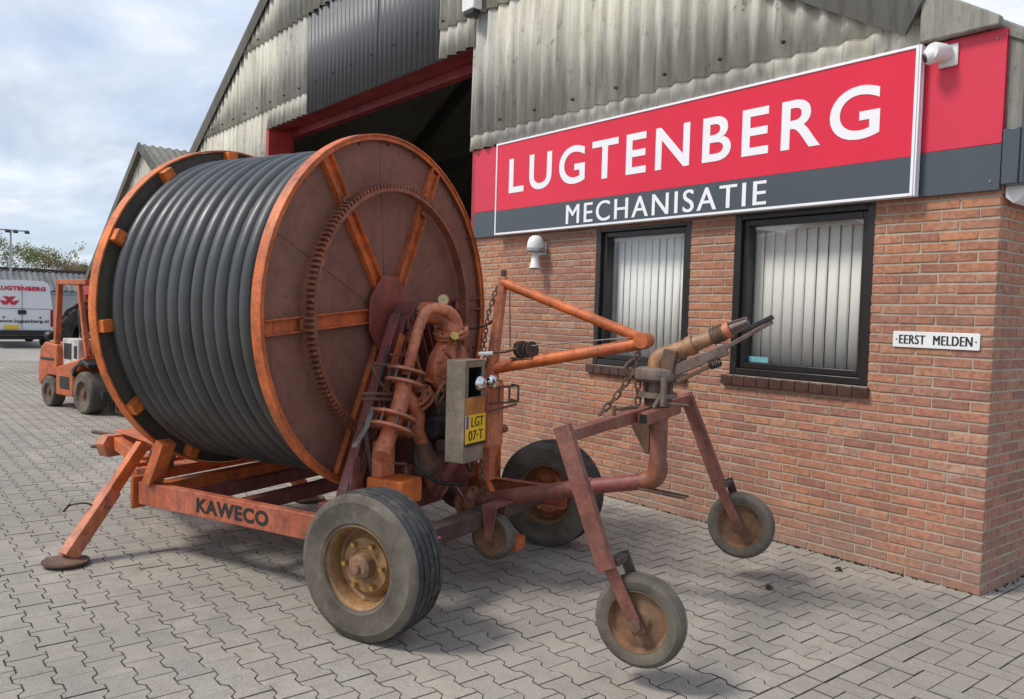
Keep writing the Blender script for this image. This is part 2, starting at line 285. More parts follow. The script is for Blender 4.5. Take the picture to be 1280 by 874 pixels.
# ------------------------------------------------------------------ mesh helpers
class MB:
    def __init__(s): s.v = []; s.f = []; s.tone = []
    def add(s, vs, fs, tone=None):
        o = len(s.v); s.v += [tuple(v) for v in vs]; s.f += [tuple(i+o for i in f) for f in fs]
        if tone is not None: s.tone += [tone]*len(fs)
        return s
    def box(s, c, size, rot=None, tone=None):
        hx, hy, hz = (d/2 for d in size); vs = [Vector((x*hx, y*hy, z*hz)) for x in (-1, 1) for y in (-1, 1) for z in (-1, 1)]
        if rot is not None: vs = [rot @ v for v in vs]
        c = Vector(c)
        return s.add([v+c for v in vs], [(0, 1, 3, 2), (4, 6, 7, 5), (0, 4, 5, 1), (2, 3, 7, 6), (0, 2, 6, 4), (1, 5, 7, 3)], tone)
    def b2(s, x0, x1, y0, y1, z0, z1, tone=None):
        return s.box(((x0+x1)/2, (y0+y1)/2, (z0+z1)/2), (abs(x1-x0), abs(y1-y0), abs(z1-z0)), None, tone)
    def bar(s, p0, p1, w, h, up=(0, 0, 1), w1=None, h1=None):
        p0, p1 = Vector(p0), Vector(p1); d = (p1-p0).normalized(); u = Vector(up); a = d.cross(u)
        if a.length < 1e-4: a = d.cross(Vector((1, 0, 0)))
        a.normalize(); b = a.cross(d); w1 = w if w1 is None else w1; h1 = h if h1 is None else h1
        vs = [p+a*sx*ww/2+b*sz*hh/2 for p, ww, hh in ((p0, w, h), (p1, w1, h1)) for sx, sz in ((-1, -1), (1, -1), (1, 1), (-1, 1))]
        return s.add(vs, [(0, 1, 2, 3), (7, 6, 5, 4), (0, 4, 5, 1), (1, 5, 6, 2), (2, 6, 7, 3), (3, 7, 4, 0)])
    def tube(s, pts, r, seg=12, caps=True, closed=False):
        pts = [Vector(p) for p in pts]; n = len(pts); rr = r if isinstance(r, (list, tuple)) else [r]*n
        t0 = (pts[1]-pts[0]).normalized(); a = t0.orthogonal().normalized(); vs = []
        for i, p in enumerate(pts):
            if closed: t = (pts[(i+1) % n]-pts[i-1]).normalized()
            else: t = (pts[min(i+1, n-1)]-pts[max(i-1, 0)]).normalized()
            a = (a-t*a.dot(t)).normalized(); b = t.cross(a)
            vs += [p+(a*math.cos(2*PI*k/seg)+b*math.sin(2*PI*k/seg))*rr[i] for k in range(seg)]
        fs = []
        for i in range(n if closed else n-1):
            j = (i+1) % n
            fs += [(i*seg+k, i*seg+(k+1) % seg, j*seg+(k+1) % seg, j*seg+k) for k in range(seg)]
        if caps and not closed: fs += [tuple(range(seg-1, -1, -1)), tuple((n-1)*seg+k for k in range(seg))]
        return s.add(vs, fs)
    def lathe(s, prof, origin, axis, seg=32, closed=False):
        # prof: (r, h) along axis
        o = Vector(origin); ax = Vector(axis).normalized(); a = ax.orthogonal().normalized(); b = ax.cross(a); vs = []; n = len(prof)
        for r_, h in prof: vs += [o+ax*h+(a*math.cos(2*PI*k/seg)+b*math.sin(2*PI*k/seg))*max(r_, 1e-4) for k in range(seg)]
        fs = []
        for i in range(n if closed else n-1):
            j = (i+1) % n
            fs += [(i*seg+k, i*seg+(k+1) % seg, j*seg+(k+1) % seg, j*seg+k) for k in range(seg)]
        return s.add(vs, fs)
    def cyl(s, p0, p1, r, seg=16, r1=None):
        p0, p1 = Vector(p0), Vector(p1); h = (p1-p0).length; r1 = r if r1 is None else r1
        return s.lathe([(0, 0), (r, 0), (r1, h), (0, h)], p0, p1-p0, seg)
    def prism(s, poly, o, ax, ay, az, th):
        # poly in (ax, ay) plane extruded along az by th
        o, ax, ay, az = Vector(o), Vector(ax), Vector(ay), Vector(az); n = len(poly)
        vs = [o+ax*x+ay*y for x, y in poly]+[o+ax*x+ay*y+az*th for x, y in poly]
        return s.add(vs, [tuple(range(n-1, -1, -1)), tuple(range(n, 2*n))]+[(i, (i+1) % n, n+(i+1) % n, n+i) for i in range(n)])
    def mesh(s, name, mat, angle=35, smooth=True):
        me = bpy.data.meshes.new(name); me.from_pydata(s.v, [], s.f)
        if mat is not None: me.materials.append(MT[mat])
        if s.tone:
            at = me.attributes.new('tone', 'FLOAT', 'FACE'); at.data.foreach_set('value', s.tone)
        if smooth:
            me.polygons.foreach_set('use_smooth', [True]*len(me.polygons)); me.set_sharp_from_angle(angle=R(angle))
        me.validate(); return me
    def build(s, name, mat, parent=None, bevel=0.0, angle=35, smooth=True):
        return link(name, s.mesh(name, mat, angle, smooth), parent, bevel)
def link(name, me, parent=None, bevel=0.0):
    o = bpy.data.objects.new(name, me); col.objects.link(o)
    if parent is not None:
        o.parent = parent
        if parent.type == 'EMPTY' and parent.get('_w'): o.matrix_parent_inverse = parent.matrix_basis.inverted()
    if bevel:
        m = o.modifiers.new('bevel', 'BEVEL'); m.width = bevel; m.segments = 2; m.limit_method = 'ANGLE'; m.angle_limit = R(40)
    return o
def tag(o, label, cat, group=None, kind=None):
    if label: o['label'] = label
    if cat: o['category'] = cat
    if group: o['group'] = group
    if kind: o['kind'] = kind
    return o
def thing(name, label, cat, loc, rz=0, group=None, world_coords=True):
    o = bpy.data.objects.new(name, None); col.objects.link(o); o.location = loc; o.rotation_euler = (0, 0, rz)
    o.matrix_basis = Matrix.Translation(Vector(loc)) @ Matrix.Rotation(rz, 4, 'Z')
    o.empty_display_size = 0.2
    if world_coords: o['_w'] = 1
    return tag(o, label, cat, group)
def text(name, body, mat, parent, origin, xdir, ydir, w, h, depth=0.002, bold=0.0, space=1.0, shear=0.0, fat=0.0):
    cu = bpy.data.curves.new(name, 'FONT'); cu.body = body; cu.size = 1; cu.offset = bold; cu.space_character = space; cu.shear = shear
    cu.resolution_u = 6
    tmp = bpy.data.objects.new('tmp_text', cu); col.objects.link(tmp)
    me = bpy.data.meshes.new_from_object(tmp); bpy.data.objects.remove(tmp); bpy.data.curves.remove(cu)
    xs = [v.co.x for v in me.vertices]; ys = [v.co.y for v in me.vertices]
    x0, x1, y0, y1 = min(xs), max(xs), min(ys), max(ys)
    o = Vector(origin); ax = Vector(xdir).normalized(); ay = Vector(ydir).normalized(); az = ax.cross(ay)
    n = len(me.vertices); vs = [o+ax*((v.co.x-x0)/(x1-x0)*w)+ay*((v.co.y-y0)/(y1-y0)*h) for v in me.vertices]
    fs = [tuple(p.vertices) for p in me.polygons]
    m = MB(); m.add([v+az*depth for v in vs], fs)
    # sides from boundary edges
    cnt = {}
    for f in fs:
        for i in range(len(f)):
            e = (f[i], f[(i+1) % len(f)]); cnt[tuple(sorted(e))] = None if tuple(sorted(e)) in cnt else e
    bd = [e for e in cnt.values() if e]
    m.v += [tuple(v) for v in vs]
    m.f += [(b, a, n+a, n+b) for a, b in bd]
    if fat:
        m.add([v+az*(depth-0.0002)+ax*fat for v in vs], fs); m.add([v+az*(depth-0.0004)-ax*fat for v in vs], fs)
    bpy.data.meshes.remove(me)
    return m.build(name, mat, parent, smooth=False)
def proj(P):
    d = Vector(P)-CAM; z = d.dot(fw)
    if z < 0.1: return None
    return 640+FPX*d.dot(rt)/z, 437-FPX*d.dot(upv)/z, z
def arc(c, r, a0, a1, n, ex, ey):
    c, ex, ey = Vector(c), Vector(ex), Vector(ey)
    return [c+ex*r*math.cos(a0+(a1-a0)*i/n)+ey*r*math.sin(a0+(a1-a0)*i/n) for i in range(n+1)]
def smooth_path(pts, n=6):
    pts = [Vector(p) for p in pts]; out = []
    for i in range(len(pts)-1):
        p0, p1, p2, p3 = pts[max(i-1, 0)], pts[i], pts[i+1], pts[min(i+2, len(pts)-1)]
        for k in range(n):
            t = k/n; out.append(0.5*((2*p1)+(p2-p0)*t+(2*p0-5*p1+4*p2-p3)*t*t+(3*p1-p0-3*p2+p3)*t**3))
    return out+[pts[-1]]
def chain(name, pts, mat, parent, link_len=0.035, r=0.0042, wid=0.011):
    m = MB(); pts = [Vector(p) for p in pts]; k = 0
    for i in range(len(pts)-1):
        d = pts[i+1]-pts[i]; n = max(1, int(d.length/(link_len*0.78))); d.normalize(); a = d.orthogonal().normalized(); b = d.cross(a)
        for j in range(n):
            c = pts[i]+(pts[i+1]-pts[i])*((j+0.5)/n); s_ = a if k % 2 else b; k += 1
            loop = [c+d*(link_len/2-wid)*(1 if math.cos(t) > 0 else -1)+d*wid*math.cos(t)+s_*wid*math.sin(t) for t in [2*PI*q/10 for q in range(10)]]
            m.tube(loop, r, 5, closed=True)
    return m.build(name, mat, parent)
def bolts(m, c, axis, r, n, br=0.011, h=0.014, ph=0.0):
    ax = Vector(axis).normalized(); a = ax.orthogonal().normalized(); b = ax.cross(a); c = Vector(c)
    for k in range(n):
        t = ph+2*PI*k/n; p_ = c+(a*math.cos(t)+b*math.sin(t))*r
        m.cyl(p_, p_+ax*h, br, 6)

# ================================================================== GROUND
m = MB(); m.add([(-400, -200, -0.03), (150, -200, -0.03), (150, 300, -0.03), (-400, 300, -0.03)], [(0, 1, 2, 3)])
ground = tag(m.build('ground', 'ground', smooth=False), None, None, kind='structure')
# bed of joint sand under the built pavers (slightly above the far sheet)
GX0, GX1, GY0, GY1 = -22.0, 3.2, -8.0, 0.0
def paver_mesh(poly, name, h=0.03, bev=0.0022):
    n = len(poly); cx = sum(p[0] for p in poly)/n; cy = sum(p[1] for p in poly)/n
    def inset(p, d):
        # shrink toward centre, rough but even
        vx, vy = p[0]-cx, p[1]-cy; l = math.hypot(vx, vy); return (p[0]-vx/l*d*1.35, p[1]-vy/l*d*1.35)
    inn = [inset(p, bev) for p in poly]
    vs = [(x, y, -h) for x, y in poly]+[(x, y, -bev) for x, y in poly]+[(x, y, 0) for x, y in inn]
    fs = [(i, (i+1) % n, n+(i+1) % n, n+i) for i in range(n)]+[(n+i, n+(i+1) % n, 2*n+(i+1) % n, 2*n+i) for i in range(n)]+[tuple(range(2*n, 3*n))]
    return vs, fs
A, PL, PW, G = 0.0125, 0.2, 0.134, 0.0018
def bone(x0=-0.1, x1=0.1):
    xs = [x for x in (-0.1, -0.063, -0.039, 0.039, 0.063, 0.1) if x0-1e-6 <= x <= x1+1e-6]
    if x0 not in xs: xs = [x0]+xs
    if x1 not in xs: xs = xs+[x1]
    s_ = lambda x: 1 if abs(x) > 0.05 else -1
    top = [(min(max(x, x0+G), x1-G), PW/2-G+A*s_(x)) for x in xs]
    return [(x, -y) for x, y in top]+[(x, y) for x, y in reversed(top)]
def rect(w, h): return [(-w/2+G, -h/2+G), (w/2-G, -h/2+G), (w/2-G, h/2-G), (-w/2+G, h/2-G)]
SH = {'bone': bone(), 'half_l': bone(-0.1, 0.0), 'half_r': bone(0.0, 0.1), 'rect_x': rect(0.2, 0.1), 'rect_y': rect(0.1, 0.2), 'square': rect(0.1, 0.1)}
spots = []   # (shape, x, y)
XE = -0.035
for j in range(int((GY1-GY0)/PW)+1):
    y = GY1-PW*(j+0.5)-0.004
    off = 0.1 if j % 2 else 0.0
    x = XE-0.1-off
    if off: spots.append(('half_l', XE, y))
    while x > GX0: spots.append(('bone', x, y)); x -= PL
k = 0.9
while k > GY0: spots.append(('rect_y', XE+0.052, k)); k -= 0.2
U = 0.1; covered = set()
for a in range(-90, 60):
    for b in range(-60, 60):
        ox, oy = a+2*b, a-2*b
        for sh, px, py in (('rect_x', ox+1, oy+0.5), ('rect_y', ox+2.5, oy+0)):
            X, Y = XE+0.105+px*U, -3.0+py*U
            cells = [(ox, oy), (ox+1, oy)] if sh == 'rect_x' else [(ox+2, oy-1), (ox+2, oy)]
            if min(c[0] for c in cells) >= 0 and X < GX1 and GY0 < Y < 2.6: spots.append((sh, X, Y)); covered.update(cells)
for cx in range(3):
    for cy in range(-48, 55):
        if (cx, cy) not in covered: spots.append(('square', XE+0.105+(cx+0.5)*U, -3.0+(cy+0.5)*U))
def area(x, y):
    q = [proj((x+dx, y+dy, 0)) for dx, dy in ((-0.1, -0.07), (0.1, -0.07), (0.1, 0.07), (-0.1, 0.07))]
    if any(t is None for t in q): return -1, 0
    cxp = sum(t[0] for t in q)/4; cyp = sum(t[1] for t in q)/4
    a_ = abs(sum(q[i][0]*q[(i+1) % 4][1]-q[(i+1) % 4][0]*q[i][1] for i in range(4)))/2
    inside = -15 < cxp < 1295 and -15 < cyp < 889
    return (a_ if inside else -1), q[0][2]
sc = []
for s_ in spots:
    a_, z_ = area(s_[1], s_[2]); sc.append((a_, s_))
sc.sort(key=lambda t: -t[0])
near = [t[1] for t in sc[:300]]; far = [t[1] for t in sc[300:]]
m = MB(); m.add([(GX0-0.1, GY0-0.1, -0.022), (GX1, GY0-0.1, -0.022), (GX1, 2.6, -0.022), (0, 2.6, -0.022), (0, 0.0, -0.022), (GX0-0.1, 0.0, -0.022)], [(0, 1, 2, 3, 4, 5)])
m.build('joint_sand', 'joint', ground, smooth=False)
pm = {}
for kk, poly in SH.items():
    vs, fs = paver_mesh(poly, kk); mm = MB(); mm.add(vs, fs); me_ = mm.mesh('paver', 'paver_o', smooth=False); me_.materials.append(MT['joint'])
    for p_ in me_.polygons[:-1]: p_.material_index = 1
    pm[kk] = (me_, vs, fs)
def tilt(x, y):
    return (noise.noise((x*0.5, y*0.5, 0))*0.004+rnd.uniform(-0.0018, 0.0018), rnd.uniform(-0.007, 0.007), rnd.uniform(-0.007, 0.007))
for sh, x, y in near:
    o = link('paver', pm[sh][0], ground); z, rx, ry = tilt(x, y); o.location = (x, y, z); o.rotation_euler = (rx, ry, rnd.uniform(-0.006, 0.006))
m = MB()
for sh, x, y in far:
    z, rx, ry = tilt(x, y); vs, fs = pm[sh][1:]; top = len(vs)//3
    m.add([(vx+x, vy+y, vz+z+vy*rx-vx*ry) for vx, vy, vz in vs], fs, rnd.random())
pf = m.build('paver_field', 'paver_a', ground, smooth=False); pf['kind'] = 'stuff'
pf.data.materials.append(MT['joint'])
for p_ in pf.data.polygons:
    if len(p_.vertices) == 4 and (abs(p_.normal.z) < 0.85): p_.material_index = 1

# ================================================================== MAIN BARN (brick office, corrugated gable, big door)
barn = thing('barn_workshop', 'large workshop barn with corrugated gable over red brick office front', 'building', (-7.5, 0, 0))
RX, RZ, SL, SR_ = -8.15, 7.80, 0.554, 0.562
def roofz(x): return RZ-(RX-x)*SL if x < RX else RZ-(x-RX)*SR_
DX0, DX1, DZ = -10.56, -5.10, 4.33
WINS = [(-3.235, -2.195, 1.135, 2.33), (-1.788, -0.728, 1.155, 2.335)]
BZ = 2.40
# --- mortar core walls with window openings
def wall_with_holes(x0, x1, z0, z1, y0, y1, holes):
    mm = MB(); xs = sorted([x0, x1]+[h for w in holes for h in w[:2]]); 
    for i in range(len(xs)-1):
        a, b = xs[i], xs[i+1]; hh = [w for w in holes if w[0] <= a+1e-6 and b <= w[1]+1e-6]
        if not hh: mm.b2(a, b, y0, y1, z0, z1)
        else:
            w = hh[0]; mm.b2(a, b, y0, y1, z0, w[2]); mm.b2(a, b, y0, y1, w[3], z1)
    return mm
bw = wall_with_holes(-5.02, 0.0005, -0.03, BZ+0.85, -0.0005, 0.25, WINS)
bw.b2(-0.25, 0.0005, 0.251, 9.0, -0.03, 2.95)
brick_wall = bw.build('brick_wall', 'mortar', barn, smooth=False)
CH = 0.0625
bricks = []   # (face, along, z, length)  face 'f' front: x centre ; 's' side: y centre
for r_ in range(39):
    z = r_*CH+0.03
    if z > 2.42: break
    x = -0.21 if r_ % 2 == 0 else -0.10
    edges = [(0.0, x)]
    x -= 0.01
    while x > -5.02: edges.append((x, max(x-0.21, -5.02))); x -= 0.22
    for b, a in edges:
        segs = [(a, b)]
        for w in WINS:
            if w[2]-0.035 < z < w[3]+0.01:
                ns = []
                for s0, s1 in segs:
                    if s1 <= w[0] or s0 >= w[1]: ns.append((s0, s1)); continue
                    if s0 < w[0]-0.03: ns.append((s0, w[0]))
                    if s1 > w[1]+0.03: ns.append((w[1], s1))
                segs = ns
        for s0, s1 in segs:
            if s1-s0 > 0.02: bricks.append(('f', (s0+s1)/2, z, s1-s0))
    y = 0.10 if r_ % 2 == 0 else 0.21
    bricks.append(('s', y/2+0.003, z, y-0.006)); y += 0.01
    while y < 5.0: bricks.append(('s', y+0.105, z, 0.21)); y += 0.22
def brick_mesh(ln, seed):
    rr = random.Random(seed); n = 0.0034; h = 0.0252; d = 0.03; bv = 0.004
    def j(): return rr.uniform(-n, n)
    o4 = [(-ln/2, -h), (ln/2, -h), (ln/2, h), (-ln/2, h)]
    back = [(x, 0.02, z) for x, z in o4]
    mid = [(x+j()*0.6, -0.0035+j()*0.4, z+j()*0.7) for x, z in o4]
    fr = [(x*(1-2*bv/ln)+j(), -0.0065+j()*0.5, z*(1-bv/h)+j()*0.7) for x, z in o4]
    vs = back+mid+fr
    fs = [(i, (i+1) % 4, 4+(i+1) % 4, 4+i) for i in range(4)]+[(4+i, 4+(i+1) % 4, 8+(i+1) % 4, 8+i) for i in range(4)]+[(8, 9, 10, 11)]
    return vs, fs
bcache = {}
def brick_geo(ln, var):
    key = (round(ln, 3), var)
    if key not in bcache:
        vs, fs = brick_mesh(key[0], hash(key) % 9999); mm = MB(); mm.add(vs, fs); bcache[key] = [vs, fs, None, mm]
    return bcache[key]
def barea(b):
    P = (b[1], 0, b[2]) if b[0] == 'f' else (0, b[1], b[2]); q = proj(P)
    if q is None or not (-5 < q[0] < 1285 and -5 < q[1] < 879): return -1
    if b[0] == 'f' and b[2] > 2.36: return -1
    n_ = Vector((0, -1, 0)) if b[0] == 'f' else Vector((1, 0, 0)); d = CAM-Vector(P)
    return b[3]*abs(n_.dot(d))/d.length**3
bs = sorted(bricks, key=lambda b: -barea(b)); mf = MB()
for i, b in enumerate(bs):
    g = brick_geo(b[3], rnd.randrange(5)); jz = rnd.uniform(-0.0012, 0.0012)
    if i < 300:
        if g[2] is None: g[2] = g[3].mesh('brick', 'brick_o', smooth=False)
        o = link('brick', g[2], brick_wall)
        if b[0] == 'f': o.location = (b[1], 0, b[2]+jz); o.rotation_euler = (0, rnd.uniform(-0.004, 0.004), 0)
        else: o.location = (0.0, b[1], b[2]+jz); o.rotation_euler = (0, 0, PI/2)
    else:
        if b[0] == 'f': mf.add([(x+b[1], y, z+b[2]+jz) for x, y, z in g[0]], g[1], rnd.random())
        else: mf.add([(-y, x+b[1], z+b[2]+jz) for x, y, z in g[0]], g[1], rnd.random())
bf = mf.build('brick_field', 'brick_a', brick_wall, smooth=False); bf['kind'] = 'stuff'
# --- windows
for wi, (x0, x1, z0, z1) in enumerate(WINS):
    f = MB(); fd = 0.052; y0, y1 = -0.004, 0.115
    f.b2(x0-0.004, x0+fd, y0, y1, z0+0.004, z1); f.b2(x1-fd, x1+0.004, y0, y1, z0+0.004, z1); f.b2(x0+fd, x1-fd, y0, y1, z1-fd*0.8, z1); f.b2(x0+fd, x1-fd, y0, y1, z0+0.004, z0+fd)
    win = f.build('window', 'frame', barn, 0.005)
    s_ = MB(); a0, a1, c0, c1 = x0+fd+0.002, x1-fd-0.002, z0+fd+0.002, z1-fd*0.8-0.002; sw = 0.042; ya, yb = 0.030, 0.105
    s_.b2(a0, a0+sw, ya, yb, c0, c1); s_.b2(a1-sw, a1, ya, yb, c0, c1); s_.b2(a0+sw, a1-sw, ya, yb, c0, c0+sw); s_.b2(a0+sw, a1-sw, ya, yb, c1-sw, c1)
    s_.build('sash', 'frame', win, 0.004)
    g = MB(); g.b2(a0+sw, a1-sw, 0.076, 0.082, c0+sw, c1-sw); g.build('pane', 'glass', win, smooth=False)
    # vertical blind
    hd = MB(); hd.b2(a0+0.01, a1-0.01, 0.125, 0.165, c1-0.07, c1-0.03); hd.build('blind_rail', 'whitep', win, 0.003)
    n = 11; gp = 0.05 if wi == 0 else 0.0; step = (a1-a0-0.02-gp)/n
    for k in range(n):
        xc = a0+0.01+gp+step*(k+0.5); ang = R(-5)+rnd.uniform(-0.06, 0.06); hw = step*0.515; mm = MB(); vs = []
        for q in range(5):
            t = (q/4-0.5)*2; bow = 0.003*(1-t*t)
            for z in (z0+0.02, c1-0.07):
                vs.append((xc+math.cos(ang)*hw*t*0.98+bow*math.sin(ang), 0.155+math.sin(ang)*hw*t-bow, z))
        mm.add(vs, [(2*q, 2*q+2, 2*q+3, 2*q+1) for q in range(4)]); o = mm.build('blind_slat', 'blind', win, angle=80)
        md = o.modifiers.new('thick', 'SOLIDIFY'); md.thickness = 0.002
    # brick-on-edge sill of brown tiles
    st = MB(); sx0, sx1 = x0-0.055, x1+0.02; st.b2(sx0+0.01, sx1-0.01, -0.03, 0.06, z0-0.060, z0-0.014); sill = st.build('window_sill', 'sill', win, smooth=False)
    tn = 11; tw = (sx1-sx0)/tn
    for k in range(tn):
        tt = MB(); c_ = sx0+tw*(k+0.5); tt.b2(c_-tw/2+0.003, c_+tw/2-0.003, -0.042, 0.033, z0-0.072+rnd.uniform(-0.001, 0.001), z0-0.004+rnd.uniform(-0.0015, 0.0015)); tt.build('sill_tile', 'sill', win, 0.004)
    if wi == 1:
        q = MB(); q.b2(a0+sw+0.004, a0+sw+0.17, 0.083, 0.0845, c0+sw+0.004, c0+sw+0.045); q.build('sticker', 'sticker', win, smooth=False)
# --- office shell so that the windows look into a room
rm = MB(); rm.b2(-5.06, -0.25, 2.9, 3.0, 0, 3.0); rm.b2(-5.06, -0.25, 0.25, 2.9, 2.45, 2.5); rm.build('office_room', 'darkroom', barn, smooth=False)
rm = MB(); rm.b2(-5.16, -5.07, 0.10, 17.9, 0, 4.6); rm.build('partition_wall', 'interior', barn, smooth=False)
# --- barn interior shell: side and rear walls, beams
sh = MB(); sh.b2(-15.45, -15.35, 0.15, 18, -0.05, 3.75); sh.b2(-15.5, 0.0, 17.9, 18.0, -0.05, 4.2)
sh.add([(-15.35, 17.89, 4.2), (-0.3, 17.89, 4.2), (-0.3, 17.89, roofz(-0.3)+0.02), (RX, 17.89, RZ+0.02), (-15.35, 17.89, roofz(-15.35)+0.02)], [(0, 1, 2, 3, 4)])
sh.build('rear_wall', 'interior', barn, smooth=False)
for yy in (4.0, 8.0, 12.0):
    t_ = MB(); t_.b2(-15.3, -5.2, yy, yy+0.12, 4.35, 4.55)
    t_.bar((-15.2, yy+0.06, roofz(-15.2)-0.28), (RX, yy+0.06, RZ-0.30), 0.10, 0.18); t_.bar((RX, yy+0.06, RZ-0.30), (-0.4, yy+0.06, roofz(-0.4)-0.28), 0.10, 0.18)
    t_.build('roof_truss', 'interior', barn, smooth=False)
# --- corrugated cladding: single sheets, upper rows lapping over lower ones
PITCH_, AMP = 0.177, 0.026
def sheet(x0, x1, z0, z1, mat, yb, profile='sin', lap=0.022, pitch=PITCH_, amp=AMP, wob=0.0):
    n = max(2, int(round((x1-x0)/pitch*8))); vs = []; fs = []; cols = []
    for i in range(n+1):
        x = x0+(x1-x0)*i/n
        if profile == 'sin': d = amp*math.sin(2*PI*x/pitch)
        else:
            t = (x/pitch) % 1.0; d = amp*max(-1, min(1, (abs(t-0.5)-0.25)*9))
        zt = min(z1, roofz(x)-0.03); zb = z0+wob
        if zt <= zb+0.02: cols.append(None); continue
        cols.append(len(vs)//2)
        vs += [(x, yb-lap+d, zb), (x, yb+d, zt)]
    for i in range(n):
        if cols[i] is not None and cols[i+1] is not None: a, b = cols[i]*2, cols[i+1]*2; fs.append((a, b, b+1, a+1))
    if not fs: return
    mm = MB(); mm.add(vs, fs); o = mm.build('corrugated_sheet', mat, barn, angle=60)
    md = o.modifiers.new('thick', 'SOLIDIFY'); md.thickness = 0.007; md.offset = 0
    return o
rows = [0.02, 1.15, 2.29, 3.40, 4.64, 5.72, 6.86, 7.9]
def clad(x0, x1, zmin, mat='fibre', zmax=9.0, rows=rows, first=None):
    w = PITCH_*6; xs = [x1]
    while xs[-1] > x0+0.05: xs.append(max(x0, xs[-1]-w))
    for ri in range(len(rows)-1):
        a, b = max(rows[ri], zmin), min(rows[ri+1]+0.13, zmax)
        if b-a < 0.15 or rows[ri+1] <= zmin: continue
        for k in range(len(xs)-1):
            sheet(xs[k+1]-0.02, xs[k], a, b, mat, -0.034-0.002*(k % 2), wob=rnd.uniform(-0.012, 0.012) if a > 0.1 and a != zmin else 0)
clad(-15.4, DX0, 0.02)
clad(DX0, -9.16, DZ); clad(-9.16, -5.68, 5.70); clad(-5.68, DX1, DZ)
clad(DX1, -0.40, 3.249)
xs = -9.15
while xs < -5.70:
    sheet(xs, min(xs+1.0, -5.685), DZ-0.0, 5.84, 'sheetgrey', -0.03, 'trap', lap=0.0, pitch=0.115, amp=0.011); xs += 1.0
# small round fixing caps on the cladding
scw = MB()
for ri in (3.40, 4.64, 5.72):
    xk = -0.35
    while xk > -15:
        if roofz(xk) > ri+0.35 and not (ri < 4.3 and DX0 < xk < DX1) and not (DX0 < xk < -5.7 and ri > 4.7):
            for dz in (0.09,):
                scw.cyl((xk, -0.055, ri+dz), (xk, -0.083, ri+dz), 0.015, 8, 0.008)
        xk -= PITCH_*3
scw.build('sheet_fixings', 'rust_dark', barn)
# --- door frame
d_ = MB(); d_.b2(DX0, DX0+0.10, -0.07, 0.35, 0, DZ+0.004); d_.build('door_jamb', 'door_red', barn, 0.006)
d_ = MB(); d_.b2(DX1-0.005, DX1+0.075, -0.02, 0.30, 0, DZ+0.004); d_.build('door_jamb', 'door_red', barn, 0.006)
d_ = MB(); d_.b2(DX0, DX1, 0.0, 0.40, DZ+0.005, DZ+0.03); d_.b2(DX0, DX1, 0.28, 0.40, DZ-0.10, DZ+0.004); d_.build('door_lintel', 'lintel_shaded_red', barn, 0.006)
# --- roof slabs and verge
for sgn, xe in ((-1, -15.45), (1, 0.16)):
    rf = MB(); n = 60; vs = []; 
    ys = [-0.02+i*(18.2/60) for i in range(61)]
    N = int(18.2/PITCH_*6); ze = roofz(xe)
    for i in range(N+1):
        y = -0.02+18.2*i/N; d = 0.02*math.sin(2*PI*y/PITCH_)
        vs += [(xe, y, ze+0.03+d), (RX, y, RZ+0.03+d), (xe, y, ze-0.02), (RX, y, RZ-0.02)]
    fs = []
    for i in range(N):
        a, b = 4*i, 4*i+4; fs += [(a, a+1, b+1, b), (a+2, b+2, b+3, a+3)]
    fs += [(0, 2, 3, 1), (4*N, 4*N+1, 4*N+3, 4*N+2)]
    rf.add(vs, fs); rf.build('roof', 'roof_fibre', barn, angle=60)
def verge_piece(xa, xb, mat='fibre_dark', h=0.19):
    mm = MB(); n = 5; L_ = []
    za, zb = roofz(xa), roofz(xb); d = Vector((xb-xa, 0, zb-za)).normalized(); nn = Vector((-d.z, 0, d.x)); nn = nn if nn.z > 0 else -nn
    prof = [(-0.085, -h+0.02), (-0.105, -h), (-0.118, -0.02), (-0.108, 0.045), (-0.075, 0.075), (0.0, 0.085), (0.14, 0.08), (0.14, 0.065), (-0.06, 0.06), (-0.085, 0.02)]
    vs = []
    for P in (Vector((xa, 0, za)), Vector((xb, 0, zb))):
        for y, t in prof: vs.append(P+nn*t+Vector((0, y, 0)))
    k = len(prof); fs = [(i, (i+1) % k, k+(i+1) % k, k+i) for i in range(k)]+[tuple(range(k-1, -1, -1)), tuple(range(k, 2*k))]
    mm.add(vs, fs); return mm.build('verge_tile', mat, barn, angle=50)
x = RX
while x > -15.4: verge_piece(max(x-1.55, -15.45), x); x -= 1.56
x = RX
while x < -0.6: verge_piece(x, min(x+1.28, -0.455)); x += 1.285
# pale end piece of the verge, turned down at the eaves
ep = MB(); z0_ = roofz(-0.45)
ep.prism([(-0.45, roofz(-0.45)-0.20), (-0.02, roofz(-0.02)-0.14), (0.0, 2.67), (0.10, 2.67), (0.155, roofz(0.155)-0.06), (0.12, roofz(0.12)+0.05), (-0.45, roofz(-0.45)+0.10)], (0, -0.002, 0), (1, 0, 0), (0, 0, 1), (0, 1, 0), 0.12)
ep.build('verge_end', 'verge_end', barn, 0.012)
ep = MB(); ep.prism([(-0.465, 3.247), (-0.02, 3.247), (-0.02, roofz(-0.02)+0.07), (-0.465, roofz(-0.465)+0.105)], (0, -0.095, 0), (1, 0, 0), (0, 0, 1), (0, 1, 0), 0.058); ep.build('verge_end', 'verge_end', barn, 0.012)
ep = MB(); ep.b2(0.012, 0.10, -0.06, 0.12, 2.36, 2.67); ep.b2(0.10, 0.125, -0.05, 0.10, 2.36, 3.0); ep.build('corner_trim', 'sign_grey', barn, 0.006)
gt = MB(); gt.prism([(0.012, 2.30), (0.055, 2.262), (0.085, 2.275), (0.125, 2.335), (0.14, 2.35), (0.14, 2.362), (0.012, 2.362)], (0, 0.02, 0), (1, 0, 0), (0, 0, 1), (0, 1, 0), 9.0)
gt.build('gutter', 'whitep', barn, 0.004)
